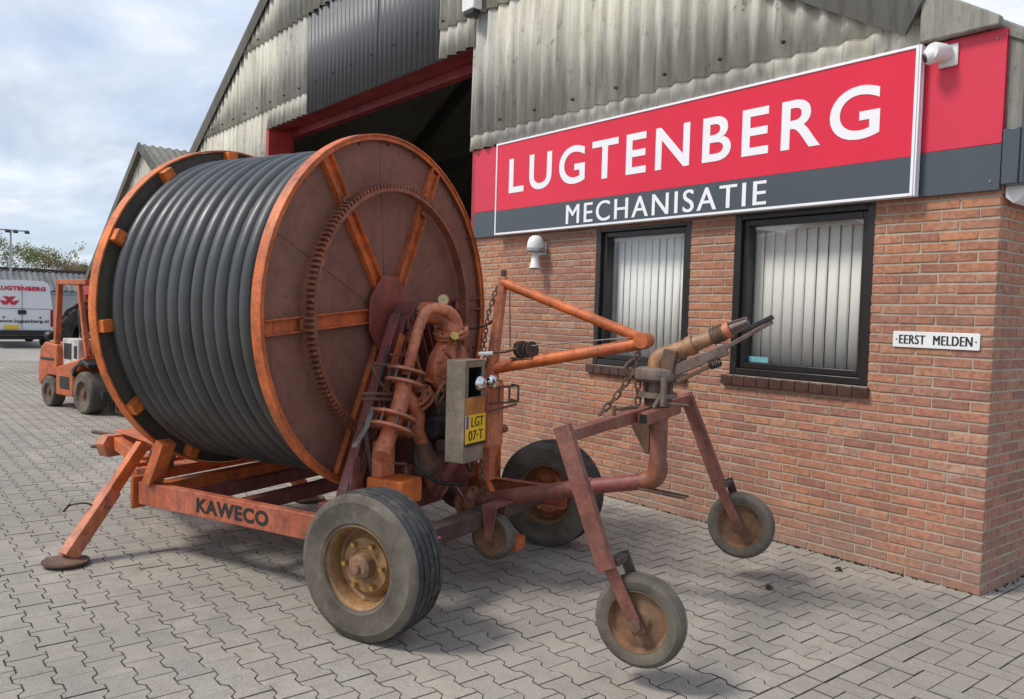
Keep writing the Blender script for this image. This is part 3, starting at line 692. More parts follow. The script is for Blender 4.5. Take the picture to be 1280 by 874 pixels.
sb = MB(); sb.b2(-0.01, 0.006, 0.02, 9.0, 2.364, 3.0); sb.build('side_cladding', 'sheetgrey', barn, smooth=False)
# dark damp course and moss line along the wall foot
mo = MB()
for k in range(260):
    side = rnd.random() < 0.25
    if side: P = (rnd.uniform(0.004, 0.03), rnd.uniform(0.0, 2.0), 0.0)
    else: P = (rnd.uniform(-5.0, 0.0), rnd.uniform(-0.014, 0.002), 0.0)
    s_ = rnd.uniform(0.003, 0.010); mo.box((P[0], P[1], s_*0.2), (s_*2.2, s_*1.2, s_), Euler((rnd.random(), rnd.random(), rnd.random()*3)).to_matrix())
mo_ = mo.build('moss_line', 'moss', None, smooth=False); tag(mo_, 'dark moss and grit along the foot of the brick wall', 'moss', kind='stuff')

# ================================================================== SIGNS AND WALL FIXTURES
sg = thing('sign_board', 'long red and grey sign reading LUGTENBERG MECHANISATIE above windows', 'sign', (-2.5, -0.05, 2.33))
q = MB(); q.b2(-5.03, 0.0, -0.034, -0.004, 2.60, 3.243); q.build('red_panel', 'sign_red2', sg, 0.002)
q = MB(); q.b2(-5.03, 0.0, -0.034, -0.004, 2.338, 2.598); q.build('grey_panel', 'sign_grey', sg, 0.002)
q = MB(); q.b2(-4.585, -0.455, -0.090, -0.036, 2.338, 3.238); q.build('sign_box', 'sign_white', sg, 0.003)
q = MB(); x0, x1, z0, z1 = -4.585, -0.455, 2.338, 3.238; t = 0.018
q.b2(x0, x0+t, -0.104, -0.0905, z0, z1); q.b2(x1-t, x1, -0.104, -0.0905, z0, z1); q.b2(x0+t, x1-t, -0.104, -0.0905, z0, z0+t); q.b2(x0+t, x1-t, -0.104, -0.0905, z1-t, z1)
q.b2(x1+0.001, x1+0.012, -0.098, -0.080, z0, z1); q.b2(x1+0.001, x1+0.012, -0.066, -0.046, z0, z1)
q.build('sign_frame', 'sign_white', sg, 0.002)
q = MB(); q.b2(x0+t+0.001, x1-t-0.001, -0.0965, -0.0905, 2.578, z1-t-0.001); q.build('red_face', 'sign_red', sg, smooth=False)
q = MB(); q.b2(x0+t+0.001, x1-t-0.001, -0.0965, -0.0905, z0+t+0.001, 2.576); q.build('grey_face', 'sign_grey', sg, smooth=False)
text('lettering', 'LUGTENBERG', 'sign_white', sg, (-4.375, -0.0968, 2.728), (1, 0, 0), (0, 0, 1), 3.695, 0.338, 0.003, bold=0.016, space=1.24)
text('lettering', 'MECHANISATIE', 'sign_white', sg, (-3.535, -0.0968, 2.375), (1, 0, 0), (0, 0, 1), 2.06, 0.172, 0.003, space=1.2, fat=0.004)
q = MB()
for x, z in ((-0.05, 3.19), (-0.05, 2.39), (-4.98, 3.19), (-4.98, 2.39)): q.cyl((x, -0.034, z), (x, -0.039, z), 0.008, 8)
q.build('screw', 'steel', sg)

pl = thing('enamel_sign', 'small white enamel plate reading EERST MELDEN on brick wall', 'sign', (-0.32, -0.01, 1.42))
def rrect(w, h, r_, n=4):
    out = []
    for cx, cy, a in ((w/2-r_, h/2-r_, 0), (-w/2+r_, h/2-r_, PI/2), (-w/2+r_, -h/2+r_, PI), (w/2-r_, -h/2+r_, 1.5*PI)):
        out += [(cx+r_*math.cos(a+PI/2*k/n), cy+r_*math.sin(a+PI/2*k/n)) for k in range(n+1)]
    return out
q = MB(); q.prism(rrect(0.506, 0.098, 0.008), (-0.318, -0.010, 1.471), (1, 0, 0), (0, 0, 1), (0, -1, 0), 0.006); q.build('plate', 'enamel', pl, 0.0015)
text('lettering', 'EERST', 'ink', pl, (-0.530, -0.0162, 1.443), (1, 0, 0), (0, 0, 1), 0.155, 0.056, 0.001, space=1.1, fat=0.0026)
text('lettering', 'MELDEN', 'ink', pl, (-0.325, -0.0162, 1.443), (1, 0, 0), (0, 0, 1), 0.219, 0.056, 0.001, space=1.1, fat=0.0026)
q = MB(); 
for x in (-0.549, -0.086): q.lathe([(0, 0.004), (0.004, 0.0035), (0.006, 0.0)], (x, -0.016, 1.471), (0, -1, 0), 10)
q.build('screw', 'steel', pl)

cc = thing('security_camera', 'white turret security camera on the red sign panel', 'camera', (-0.33, -0.034, 3.15))
q = MB(); q.b2(-0.365, -0.255, -0.052, -0.036, 3.085, 3.215); q.build('mount_plate', 'whitep', cc, 0.008)
q = MB(); q.lathe([(0, 0), (0.05, 0), (0.054, 0.02), (0.054, 0.10), (0.046, 0.12), (0, 0.12)], (-0.325, -0.052, 3.165), (-0.25, -1, -0.05), 20); q.build('housing', 'whitep', cc)
q = MB(); q.lathe([(0, 0), (0.046, 0), (0.046, 0.05), (0.036, 0.062), (0, 0.062)], (-0.345, -0.125, 3.150), (-0.75, -0.6, -0.35), 20); q.build('camera_head', 'whitep', cc)
q = MB(); q.lathe([(0, 0.002), (0.028, 0.002), (0.026, 0.008), (0, 0.012)], (-0.391, -0.162, 3.1285), (-0.75, -0.6, -0.35), 16); q.build('lens', 'black', cc)

hn = thing('wall_horn', 'small white rounded horn fixture under left end of sign', 'alarm horn', (-3.94, -0.01, 2.0))
q = MB(); q.b2(-4.0, -3.89, -0.02, -0.008, 2.12, 2.24); q.b2(-3.965, -3.925, -0.08, -0.02, 2.17, 2.20); q.build('bracket', 'whitep', hn, 0.004)
q = MB(); q.lathe([(0.0, 0.125), (0.03, 0.122), (0.062, 0.10), (0.078, 0.06), (0.082, 0.02), (0.080, 0.0), (0.06, -0.005), (0, -0.005)], (-3.945, -0.10, 2.175), (0, 0, 1), 24); q.build('cap', 'whitep', hn)
q = MB(); q.lathe([(0.084, 0.018), (0.092, 0.014), (0.092, -0.012), (0.07, -0.02)], (-3.945, -0.10, 2.165), (0, 0, 1), 24, closed=True); q.build('collar', 'galv', hn)
q = MB(); q.lathe([(0.028, 0), (0.032, 0.05), (0.042, 0.12), (0.054, 0.175), (0.048, 0.175), (0.03, 0.06), (0, 0.06)], (-3.945, -0.10, 2.158), (0.12, -0.12, -1), 20); q.build('spout', 'whitep', hn)

bx = thing('wall_box', 'small white box mounted high on corrugated cladding beside door opening', 'electric box', (-5.0, -0.1, 4.6))
q = MB(); q.b2(-5.11, -4.90, -0.20, -0.09, 4.64, 4.98); q.build('housing', 'whitep', bx, 0.01)
q = MB(); q.b2(-5.09, -4.92, -0.19, -0.10, 4.60, 4.639); q.build('base', 'black', bx, 0.004)

for i, (x, y) in enumerate(((-0.73, -0.25), (-0.78, -0.93))):
    q = MB(); rr = random.Random(i)
    for k in range(7):
        a = rr.uniform(0, 6.28); c = (x+rr.uniform(-0.012, 0.012), y+rr.uniform(-0.012, 0.012), 0.010+rr.random()*0.006)
        q.box(c, (0.028, 0.016, 0.004), Euler((rr.uniform(-0.7, 0.7), rr.uniform(-0.7, 0.7), a)).to_matrix())
    tag(q.build('dead_leaf', 'leaf_dead', None, smooth=False), ['crumpled dark leaf on pavers close to the brick wall', 'crumpled dark leaf on pavers farther from the brick wall'][i], 'leaf', 'dead leaves on the paving')

# ================================================================== HOSE REEL IRRIGATOR (own frame: x along the machine, y along the axle)
TH = R(21.65); O = Vector((-1.86, -2.26, 0))
irr = thing('hose_reel_irrigator', 'large orange irrigation hose reel trailer wound with thick black hose', 'hose reel', O, TH, None, False)
AX = Vector((1, 0, 0)); RC = 1.541; RR = 1.073
def polar(r_, a, x): return Vector((x, r_*math.cos(a), RC+r_*math.sin(a)))
# --- hose drum
q = MB(); q.lathe([(0.05, -1.985), (0.976, -1.975), (0.976, -0.765), (0.90, -0.765), (0.90, -0.70), (0.05, -0.70)], (0, 0, RC), AX, 64); q.build('drum', 'hose', irr)
pts = []; turns, n = 12, 110; hr = 0.0485
for i in range(turns*n+1):
    t = i/n; a = 2*PI*t; pts.append(polar(0.957+0.004*math.sin(a*0.37)+0.002*math.sin(a*2.3+1), a, -1.945+0.0955*t+0.004*math.sin(a*0.61)+0.002*math.sin(a*3.1)))
q = MB(); q.tube(pts, hr, 12); hose = q.build('hose', 'hose', irr, angle=80); hose['label'] = 'thick black polyethylene hose wound side by side'
# --- flanges
def channel(m_, a, r0, r1, x_in, x_out, w, t=0.008):
    # U-channel, web against the disc, lips pointing outwards
    er = Vector((0, math.cos(a), math.sin(a))); et = Vector((0, -math.sin(a), math.cos(a)))
    def slab(u0, u1, xa, xb):
        c = Vector((0, 0, RC)); vs = []
        for r_ in (r0, r1):
            for u in (u0, u1):
                for x in (xa, xb): vs.append(c+er*r_+et*u+AX*x)
        m_.add(vs, [(0, 1, 3, 2), (4, 6, 7, 5), (0, 4, 5, 1), (2, 3, 7, 6), (0, 2, 6, 4), (1, 5, 7, 3)])
    slab(-w/2, w/2, x_in, x_in+(t if x_out > x_in else -t))
    s_ = 1 if x_out > x_in else -1
    slab(-w/2, -w/2+t, x_in+s_*t*1.01, x_out); slab(w/2-t, w/2, x_in+s_*t*1.01, x_out)
def flange(xd, label):
    f = MB(); f.lathe([(0.03, -0.003), (RR-0.012, -0.003), (RR-0.012, 0.003), (0.03, 0.003)], (xd, 0, RC), AX, 96); return f
# near (outer, right) flange
fl = flange(-0.69, '').build('flange', 'disc', irr); fl['label'] = 'dusty brown flange with ring gear'
q = MB(); q.lathe([(RR-0.010, -0.035), (RR, -0.035), (RR, 0.032), (RR-0.010, 0.032), (RR-0.010, 0.022), (RR-0.035, 0.022), (RR-0.035, 0.016), (RR-0.010, 0.016)], (-0.675, 0, RC), AX, 128, closed=True); q.build('flange_rim', 'orange', fl)
for k in range(6):
    a = R(5+60*k); q = MB(); channel(q, a, 0.18, RR-0.04, -0.686, -0.648, 0.085); q.build('spoke', 'orange' if k != 0 else 'maroon', fl, 0.002)
for k in range(24):
    a = R(15*k+2); q = MB(); q.cyl(polar(RR-0.05, a, -0.687), polar(RR-0.05, a, -0.676), 0.009, 6); q.build('rim_bolt', 'rust_dark', fl)
for k in range(6):
    a = R(5+60*k+30); er = Vector((0, math.cos(a), math.sin(a))); et = Vector((0, -math.sin(a), math.cos(a))); q = MB()
    q.box(polar(0.62, a, -0.6855), (0.004, 0.82, 0.05), Matrix((AX, er, et)).transposed()); q.build('seam_strip', 'disc', fl, 0.001)
# ring gear: band with outward teeth
q = MB(); q.lathe([(0.735, -0.03), (0.755, -0.03), (0.755, 0.03), (0.735, 0.03)], (-0.612, 0, RC), AX, 128, closed=True)
for k in range(150):
    a = 2*PI*k/150; er = Vector((0, math.cos(a), math.sin(a))); et = Vector((0, -math.sin(a), math.cos(a))); c = polar(0.766, a, -0.612); rot = Matrix((AX, er, et)).transposed()
    q.box(c, (0.056, 0.025, 0.015), rot)
q.build('ring_gear', 'gear', fl)
for k in range(6):
    q = MB()
    a = R(5+60*k); c = polar(0.745, a, -0.645); er = Vector((0, math.cos(a), math.sin(a))); et = Vector((0, -math.sin(a), math.cos(a)))
    q.box(c, (0.012, 0.10, 0.06), Matrix((AX, er, et)).transposed()); q.box(c+AX*0.02, (0.03, 0.012, 0.06), Matrix((AX, er, et)).transposed())
    q.build('gear_bracket', 'gear', fl, 0.002)
oc = [(0.205*math.cos(R(22.5+45*k)), 0.255*math.sin(R(22.5+45*k))) for k in range(8)]
q = MB(); q.prism(oc, (-0.646, -0.04, RC-0.01), (0, 1, 0), (0, 0, 1), (1, 0, 0), 0.012); q.build('hub_plate', 'hub', fl, 0.003)
# far (left) flange
fl2 = flange(-1.995, '').build('flange', 'disc_inner', irr); fl2['label'] = 'olive grey flange with orange rim and short channels'
q = MB(); q.lathe([(RR-0.010, -0.032), (RR, -0.032), (RR, 0.038), (RR-0.010, 0.038)], (-2.01, 0, RC), AX, 128, closed=True); q.build('flange_rim', 'orange_bright', fl2)
for k in range(12):
    a = R(6.5+30*k); q = MB(); er = Vector((0, math.cos(a), math.sin(a))); et = Vector((0, -math.sin(a), math.cos(a)))
    q.box(polar(0.955, a, -1.958), (0.066, 0.21, 0.075), Matrix((AX, er, et)).transposed()); q.build('spoke', 'orange_bright', fl2, 0.004)
# --- A-frame supports either side of the reel
for x, sgn in ((-0.53, 1), (-2.13, -1)):
    for s_ in (-1, 1):
        q = MB(); top, bot = Vector((x, s_*0.10, RC-0.02)), Vector((x, s_*0.55, 0.50)); d = (bot-top)
        q.bar(top, bot, 0.008, 0.13, AX)                                   # web lies across the reel axis
        e = d.normalized().cross(AX).normalized()
        for t in (-1, 1): q.bar(top+e*t*0.062+AX*0.03, bot+e*t*0.075+AX*0.03, 0.062, 0.008, e)
        leg = q.build('support_leg', 'maroon', irr, 0.002)
        q = MB(); q.prism([(-0.06, 0), (0.09, 0), (0.045, 0.26), (-0.01, 0.26)] if s_ < 0 else [(-0.09, 0), (0.06, 0), (0.01, 0.26), (-0.045, 0.26)], (x+0.066, s_*0.55, 0.49), (0, 1, 0), (0, 0, 1), (1, 0, 0), 0.01); q.build('gusset', 'maroon_cart', leg, 0.003)
    q = MB(); q.b2(x-0.05, x+0.07, -0.09, 0.09, RC-0.09, RC-0.01); q.cyl((x-0.06, 0, RC), (x+0.09, 0, RC), 0.075, 20); q.build('bearing', 'maroon', irr, 0.006)
# --- chassis
def channel_beam(m_, x0, x1, y, z0, z1, sgn, t=0.008, w=0.06):
    m_.b2(x0, x1, y, y-sgn*t, z0, z1); m_.b2(x0, x1, y-sgn*t, y-sgn*w, z0, z0+t); m_.b2(x0, x1, y-sgn*t, y-sgn*w, z1-t, z1)
for s_ in (-1, 1):
    q = MB(); channel_beam(q, -2.02, 0.22, s_*0.75, 0.312, 0.452, s_); b_ = q.build('side_beam', 'beam_red', irr, 0.003)
    if s_ < 0:
        text('lettering', 'KAWECO', 'black', b_, (-1.487, -0.7503, 0.338), (1, 0, 0), (0, 0, 1), 0.588, 0.088, 0.0012, bold=0.045, space=1.1)
    q = MB(); q.b2(-2.07, -2.045, s_*0.62, s_*0.77, 0.28, 0.48); q.build('end_plate', 'orange', b_, 0.003)
    # raked strut carrying the turning ring
    q = MB(); q.bar((-1.93, s_*0.72, 0.452), (-1.80, s_*0.72, 0.72), 0.10, 0.07, (1, 0, 0)); q.build('strut', 'orange', irr, 0.004)
for x0, x1, z0, z1, mt in ((-2.0, -1.90, 0.33, 0.44, 'orange'), (-1.72, -1.66, 0.335, 0.42, 'maroon'), (-0.62, -0.50, 0.335, 0.445, 'maroon'), (-1.3, -1.22, 0.335, 0.42, 'maroon')):
    q = MB(); q.b2(x0, x1, -0.688, 0.688, z0, z1); q.build('cross_beam', mt, irr, 0.004)
# turning frame and ring under the reel
q = MB()
q.b2(-0.62, -0.44, -0.66, 0.66, 0.447, 0.50); q.build('bolster', 'maroon', irr, 0.004)
q = MB(); q.b2(-2.21, -2.06, -0.66, 0.66, 0.43, 0.50); q.build('bolster', 'orange', irr, 0.004)
# --- axle and road wheels
q = MB(); q.b2(-0.05, 0.05, -0.80, 0.80, 0.32, 0.42); q.build('axle', 'rust_dark', irr, 0.006)
def road_wheel(yc, out, mats, R_=0.356, W=0.25):
    K = R_/0.372
    P = [(-0.112, 0.205), (-0.118, 0.222), (-0.1195, 0.226), (-0.118, 0.230), (-0.1215, 0.27), (-0.119, 0.305), (-0.1198, 0.310), (-0.116, 0.317), (-0.108, 0.338), (-0.097, 0.348)]
    P = [(h, r_ if r_ > 0.3 else r_*K) for h, r_ in P]
    ribs = []
    nr = 5; w = 0.188; g_ = 0.009; rw = (w-g_*(nr-1))/nr; y = -w/2
    for k in range(nr):
        crown = lambda u: R_-0.010*(u/(w/2))**2
        ribs += [(y, crown(y)), (y+rw, crown(y+rw))]
        if k < nr-1: ribs += [(y+rw+0.001, R_-0.022), (y+rw+g_-0.001, R_-0.022)]
        y += rw+g_
    prof = [(r_, h) for h, r_ in P+ribs]+[(r_, -h) for h, r_ in reversed(P)]
    ax_ = Vector((0, out, 0))
    t_ = MB(); t_.lathe(prof, (0, yc, R_-0.004), ax_, 96); 
    wh = t_.build('wheel', 'rubber', irr, angle=28)
    wh.data.materials.append(MT['tread'])
    c = Vector((0, yc, R_-0.004)); sq = lambda L_: [(a_*K, b_*0.9) for a_, b_ in L_]
    for p_ in wh.data.polygons:
        d = p_.center-c
        if math.hypot(d.x, d.z) > R_-0.0255 and abs(d.y) < 0.096: p_.material_index = 1
    r_ = MB(); r_.lathe(sq([(0.208, 0.128), (0.216, 0.122), (0.212, 0.110), (0.196, 0.100), (0.188, 0.075), (0.185, 0.02), (0.172, 0.012), (0.168, -0.03), (0.185, -0.06), (0.19, -0.10), (0.212, -0.118), (0.212, -0.126), (0.185, -0.11), (0.16, -0.05), (0.155, 0.0)]), c, ax_, 64)
    r_.build('rim', mats[0], wh)
    h = MB(); h.lathe(sq([(0.172, 0.012), (0.14, 0.040), (0.135, 0.052), (0.088, 0.056), (0.080, 0.050), (0.0, 0.050)]), c, ax_, 48); h.build('wheel_disc', mats[1], wh)
    u = MB(); u.lathe([(0.062, 0.05), (0.060, 0.095), (0.045, 0.108), (0.024, 0.110), (0.022, 0.128), (0.0, 0.130)], c, ax_, 24); u.build('hub_cap', mats[2], wh)
    for k in range(6):
        b_ = MB(); bolts(b_, c+ax_*0.055, ax_, 0.110, 1, 0.013, 0.022, 0.3+k*PI/3); b_.build('wheel_nut', 'brass' if mats[0] == 'ochre' else 'rust', wh)
    return wh
w_ = road_wheel(-0.955, -1, ('ochre', 'ochre', 'rim_rust')); w_['label'] = 'near wheel with ochre rim'
w_ = road_wheel(0.955, -1, ('ochre', 'orange_worn', 'orange_bright')); w_['label'] = 'far wheel with rusty orange disc'
# --- rear stabiliser legs
for s_ in (-1, 1):
    q = MB(); of = 0.0 if s_ < 0 else 0.23
    top, kn, ft = Vector((-2.16, s_*(0.62-of), 0.655)), Vector((-2.16, s_*(0.86-of), 0.36)), Vector((-2.16, s_*(1.12-of), 0.045))
    q.bar(top, kn, 0.075, 0.055, AX); lg = q.build('stabiliser', 'orange', irr, 0.004)
    q = MB(); q.bar(kn-(ft-kn)*0.12, ft, 0.088, 0.080, AX); q.build('lower_leg', 'orange_worn' if s_ < 0 else 'orange', lg, 0.005)
    q = MB(); q.lathe([(0.0, 0.045), (0.05, 0.045), (0.10, 0.028), (0.128, 0.030), (0.13, 0.018), (0.10, 0.008), (0, 0.008)], (-2.16, s_*(1.13-of), 0.0), (0, 0.03, 1), 20); q.build('foot', 'rust', lg)
    q = MB(); q.cyl((-2.23, s_*(0.90-of), 0.31), (-2.09, s_*(0.90-of), 0.31), 0.010, 8); q.build('locking_pin', 'rust_dark', lg)
q = MB(); q.tube(smooth_path([(-2.18, -0.93, 0.31), (-2.20, -0.98, 0.335), (-2.23, -1.02, 0.335), (-2.27, -1.05, 0.32)]), 0.006, 6); q.bar((-2.26, -1.04, 0.335), (-2.28, -1.07, 0.29), 0.02, 0.012); q.build('hook_rod', 'rust_dark', irr)
# --- drawbar head at the left end
q = MB()
q.b2(-2.32, -2.24, -0.60, 0.60, 0.42, 0.52); q.build('head_beam', 'orange', irr, 0.004)
for s_ in (-1, 1):
    q = MB(); q.bar((-2.28, s_*0.50, 0.50), (-3.18, s_*0.10, 0.50), 0.07, 0.09); q.build('drawbar_arm', 'orange', irr, 0.004)
q = MB(); q.prism([(-0.20, -0.10), (0.20, -0.10), (0.24, 0.0), (0.20, 0.06), (-0.20, 0.06), (-0.24, 0.0)], (-3.24, 0, 0.50), (0, 1, 0), (0, 0, 1), (1, 0, 0), 0.10); q.build('hitch_head', 'orange_worn', irr, 0.006)
q = MB(); q.bar((-2.36, -0.30, 0.60), (-3.1, -0.08, 0.60), 0.16, 0.012); q.bar((-2.36, 0.30, 0.60), (-3.1, 0.08, 0.60), 0.16, 0.012); q.build('drawbar_cover', 'orange', irr, 0.003)
q = MB(); q.tube([(-3.24, -0.10, 0.55), (-3.42, -0.14, 0.56)], 0.014, 8); q.tube([(-3.24, -0.10, 0.46), (-3.40, -0.16, 0.45)], 0.014, 8); q.build('hitch_pin', 'rust', irr)
# --- inlet, turbine and pipework in front of the hub
XI = -0.32
q = MB(); q.cyl((-0.46, 0.0, 1.548), (-0.40, 0.0, 1.548), 0.066, 20); q.build('swivel_seal', 'rust_dark', irr)
q = MB(); q.tube(smooth_path([(-0.42, 0, 1.55), (-0.33, 0, 1.55), (-0.25, 0.01, 1.53), (-0.215, 0.02, 1.46), (-0.21, 0.02, 1.40)]), [0.066]*25, 16); q.build('inlet_elbow', 'orange_worn', irr)
def flange_pair(name, c, axis, r_, mat, gap=0.03, t=0.016, parent=None):
    ax_ = Vector(axis).normalized(); m_ = MB(); c = Vector(c)
    for s_ in (-1, 1): m_.lathe([(0.03, -t/2), (r_, -t/2), (r_, t/2), (0.03, t/2)], c+ax_*s_*(gap/2+t/2), ax_, 28, closed=True)
    o = m_.build(name, mat, parent or irr, 0.002); b_ = MB(); bolts(b_, c-ax_*(gap/2+t+0.012), ax_, r_*0.84, 8, 0.008, gap+2*t+0.024); b_.build('flange_bolt', 'rust', o)
    return o
q = MB(); q.tube(smooth_path([(-0.20, 0.02, 1.44), (-0.19, -0.01, 1.52), (-0.22, -0.08, 1.575), (-0.27, -0.16, 1.57), (-0.28, -0.225, 1.48), (-0.29, -0.27, 1.34), (-0.30, -0.31, 1.20)], 7), 0.031, 14); q.build('bypass_pipe', 'orange_worn', irr)
flange_pair('pipe_flange', (-0.215, 0.0, 1.44), (0.0, -0.35, 1), 0.105, 'orange_worn', 0.006)
q = MB(); q.tube([(-0.22, 0.0, 1.43), (-0.24, -0.03, 1.34), (-0.25, -0.06, 1.24), (-0.26, -0.08, 1.14)], [0.05, 0.06, 0.075, 0.08], 18); q.build('turbine_throat', 'orange_worn', irr)
q = MB(); q.lathe([(0.0, -0.07), (0.12, -0.07), (0.15, -0.045), (0.156, -0.02), (0.156, 0.012), (0.146, 0.02), (0.11, 0.03), (0.05, 0.045), (0.045, 0.07), (0.0, 0.07)], (-0.20, -0.02, 1.235), (1, -0.15, 0), 40); tb = q.build('turbine_housing', 'orange_worn', irr)
q = MB()
for k in range(6):
    a = R(60*k+20); er = Vector((0, math.cos(a), math.sin(a))); q.bar(Vector((-0.135, -0.03, 1.235))+er*0.04, Vector((-0.150, -0.03, 1.235))+er*0.155, 0.012, 0.02, AX)
bolts(q, (-0.165, -0.02, 1.235), (1, -0.15, 0), 0.152, 12, 0.009, 0.03); q.build('housing_rib', 'gear', tb)
q = MB(); q.tube([(-0.14, -0.03, 1.235), (-0.05, -0.04, 1.235)], 0.022, 12); q.build('drive_shaft', 'steel', irr)
flange_pair('pipe_flange', (-0.302, -0.315, 1.19), (0.02, 0.32, 1), 0.112, 'orange_worn', 0.05)
q = MB(); q.tube(smooth_path([(-0.302, -0.32, 1.18), (-0.30, -0.35, 1.07), (-0.30, -0.40, 0.97), (-0.30, -0.46, 0.88), (-0.295, -0.505, 0.82), (-0.28, -0.55, 0.775)], 5), 0.049, 18); q.build('main_pipe', 'orange_worn', irr)
flange_pair('pipe_flange', (-0.30, -0.43, 0.945), (0.0, 0.45, 1), 0.128, 'orange_worn', 0.055)
q = MB(); q.tube(smooth_path([(-0.29, -0.34, 1.10), (-0.285, -0.26, 1.03), (-0.28, -0.22, 0.96), (-0.28, -0.22, 0.88), (-0.27, -0.17, 0.78)], 5), 0.041, 16); q.build('branch_pipe', 'orange_worn', irr)
q = MB(); q.lathe([(0.04, 0.0), (0.055, 0.01), (0.066, 0.08), (0.085, 0.13), (0.094, 0.14), (0.094, 0.165), (0.07, 0.17), (0.06, 0.20), (0.0, 0.20)], (-0.275, -0.195, 0.81), (0.05, 0.38, -1), 28); q.build('suction_coupling', 'rust', irr)
q = MB(); q.tube(smooth_path([(-0.262, -0.12, 0.62), (-0.25, -0.09, 0.55), (-0.20, -0.05, 0.50)]), 0.045, 14); q.build('coupling_end', 'gear', irr)
q = MB(); q.tube([(-0.28, -0.10, 1.10), (-0.26, -0.02, 1.0), (-0.24, 0.06, 0.95)], 0.04, 12); q.build('cross_pipe', 'gear', irr)
flange_pair('pipe_flange', (-0.295, -0.20, 1.06), (0.1, 0.8, -0.9), 0.095, 'orange_worn', 0.02)
# pressure gauge
q = MB(); q.lathe([(0.0, 0.0), (0.034, 0.0), (0.036, 0.022), (0.031, 0.024), (0.031, 0.019), (0.0, 0.019)], (-0.40, 0.175, 1.632), (0.75, -0.66, 0), 28); gg = q.build('pressure_gauge', 'brass', irr)
q = MB(); q.lathe([(0.0, 0.0205), (0.030, 0.0205)], (-0.40, 0.175, 1.632), (0.75, -0.66, 0), 24); q.build('dial', 'dial', gg)
q = MB(); nd = Vector((0.75, -0.66, 0)).normalized(); sdv = Vector((0.66, 0.75, 0)).normalized(); c = Vector((-0.40, 0.175, 1.632))+nd*0.0215
q.bar(c-sdv*0.018, c+sdv*0.010+Vector((0, 0, 0.004)), 0.003, 0.001, nd); q.build('needle', 'ink', gg)
q = MB(); q.tube([(-0.40, 0.175, 1.60), (-0.40, 0.14, 1.56), (-0.40, 0.06, 1.55)], 0.008, 8); q.build('gauge_pipe', 'brass', gg)
# levers and rods
for i, path in enumerate(([(-0.46, -0.41, 1.26), (-0.40, -0.33, 1.25), (-0.33, -0.22, 1.235)], [(-0.46, -0.42, 1.25), (-0.42, -0.40, 1.16), (-0.38, -0.34, 1.09)], [(-0.44, -0.52, 1.10), (-0.40, -0.46, 1.10), (-0.36, -0.34, 1.09)], [(-0.44, -0.52, 1.07), (-0.40, -0.46, 1.07), (-0.36, -0.34, 1.06)])):
    q = MB(); q.tube(path, 0.010, 8); q.build('control_rod', 'rust', irr)
q = MB(); q.bar((-0.38, -0.50, 1.03), (-0.36, -0.58, 0.92), 0.012, 0.030, AX); q.bar((-0.36, -0.58, 0.925), (-0.34, -0.70, 0.84), 0.012, 0.030, AX); q.build('hand_lever', 'steel', irr, 0.003)
q = MB(); q.bar((-0.40, -0.55, 0.95), (-0.42, -0.43, 0.60), 0.010, 0.03, AX); q.build('linkage_bar', 'rust_dark', irr)
q = MB(); q.tube(smooth_path([(-0.38, 0.20, 1.50), (-0.30, 0.30, 1.46), (-0.15, 0.34, 1.50), (-0.06, 0.27, 1.62), (-0.02, 0.24, 1.72)]), 0.007, 6); q.build('hydraulic_line', 'black', irr)
# clutter round the turbine: motor, hoses, cables, handwheel, stays
q = MB(); q.lathe([(0, 0), (0.06, 0), (0.068, 0.02), (0.068, 0.20), (0.05, 0.22), (0, 0.22)], (-0.20, -0.20, 0.90), (0.1, 1, 0.05), 20); q.build('pump_motor', 'black', irr)
q = MB(); q.cyl((-0.16, -0.16, 0.80), (-0.14, 0.08, 0.80), 0.032, 14); q.build('pressure_tube', 'rust_dark', irr)
q = MB(); q.tube(arc((-0.10, -0.22, 1.10), 0.075, 0, 2*PI, 24, (0, 1, 0), (0.3, 0, 0.95)), 0.008, 8)
for k in range(3): a = 2*PI*k/3; q.tube([(-0.10, -0.22, 1.10), Vector((-0.10, -0.22, 1.10))+Vector((0, 1, 0))*0.075*math.cos(a)+Vector((0.3, 0, 0.95))*0.075*math.sin(a)], 0.006, 6)
q.build('handwheel', 'rust', irr)
for i, path in enumerate(([(-0.40, -0.12, 1.40), (-0.38, -0.20, 1.25), (-0.40, -0.15, 1.05), (-0.34, -0.05, 0.90)], [(-0.36, 0.10, 1.30), (-0.20, 0.16, 1.15), (-0.16, 0.12, 0.95), (-0.22, 0.02, 0.72)], [(-0.24, -0.30, 0.80), (-0.18, -0.34, 0.70), (-0.12, -0.22, 0.60), (-0.10, -0.02, 0.56)], [(-0.02, -0.12, 0.76), (-0.06, -0.02, 0.66), (-0.12, 0.12, 0.62), (-0.2, 0.25, 0.70)], [(-0.44, -0.30, 1.36), (-0.42, -0.38, 1.2), (-0.44, -0.36, 1.0), (-0.42, -0.48, 0.86), (-0.45, -0.50, 0.66)])):
    q = MB(); q.tube(smooth_path(path, 8), 0.011 if i < 3 else 0.007, 8); q.build('rubber_hose', 'black', irr)
for p0_, p1_, w_ in (((-0.44, -0.30, 1.31), (-0.34, -0.16, 1.30), 0.05), ((-0.42, -0.46, 0.72), (-0.30, -0.30, 0.70), 0.05), ((-0.47, -0.44, 0.86), (-0.36, -0.42, 0.84), 0.06)):
    q = MB(); q.bar(p0_, p1_, w_, 0.012); bolts(q, (Vector(p0_)+Vector(p1_))*0.5+Vector((0, 0, 0.006)), (0, 0, 1), 0.02, 3, 0.007, 0.01); q.build('pipe_stay', 'maroon', irr, 0.002)
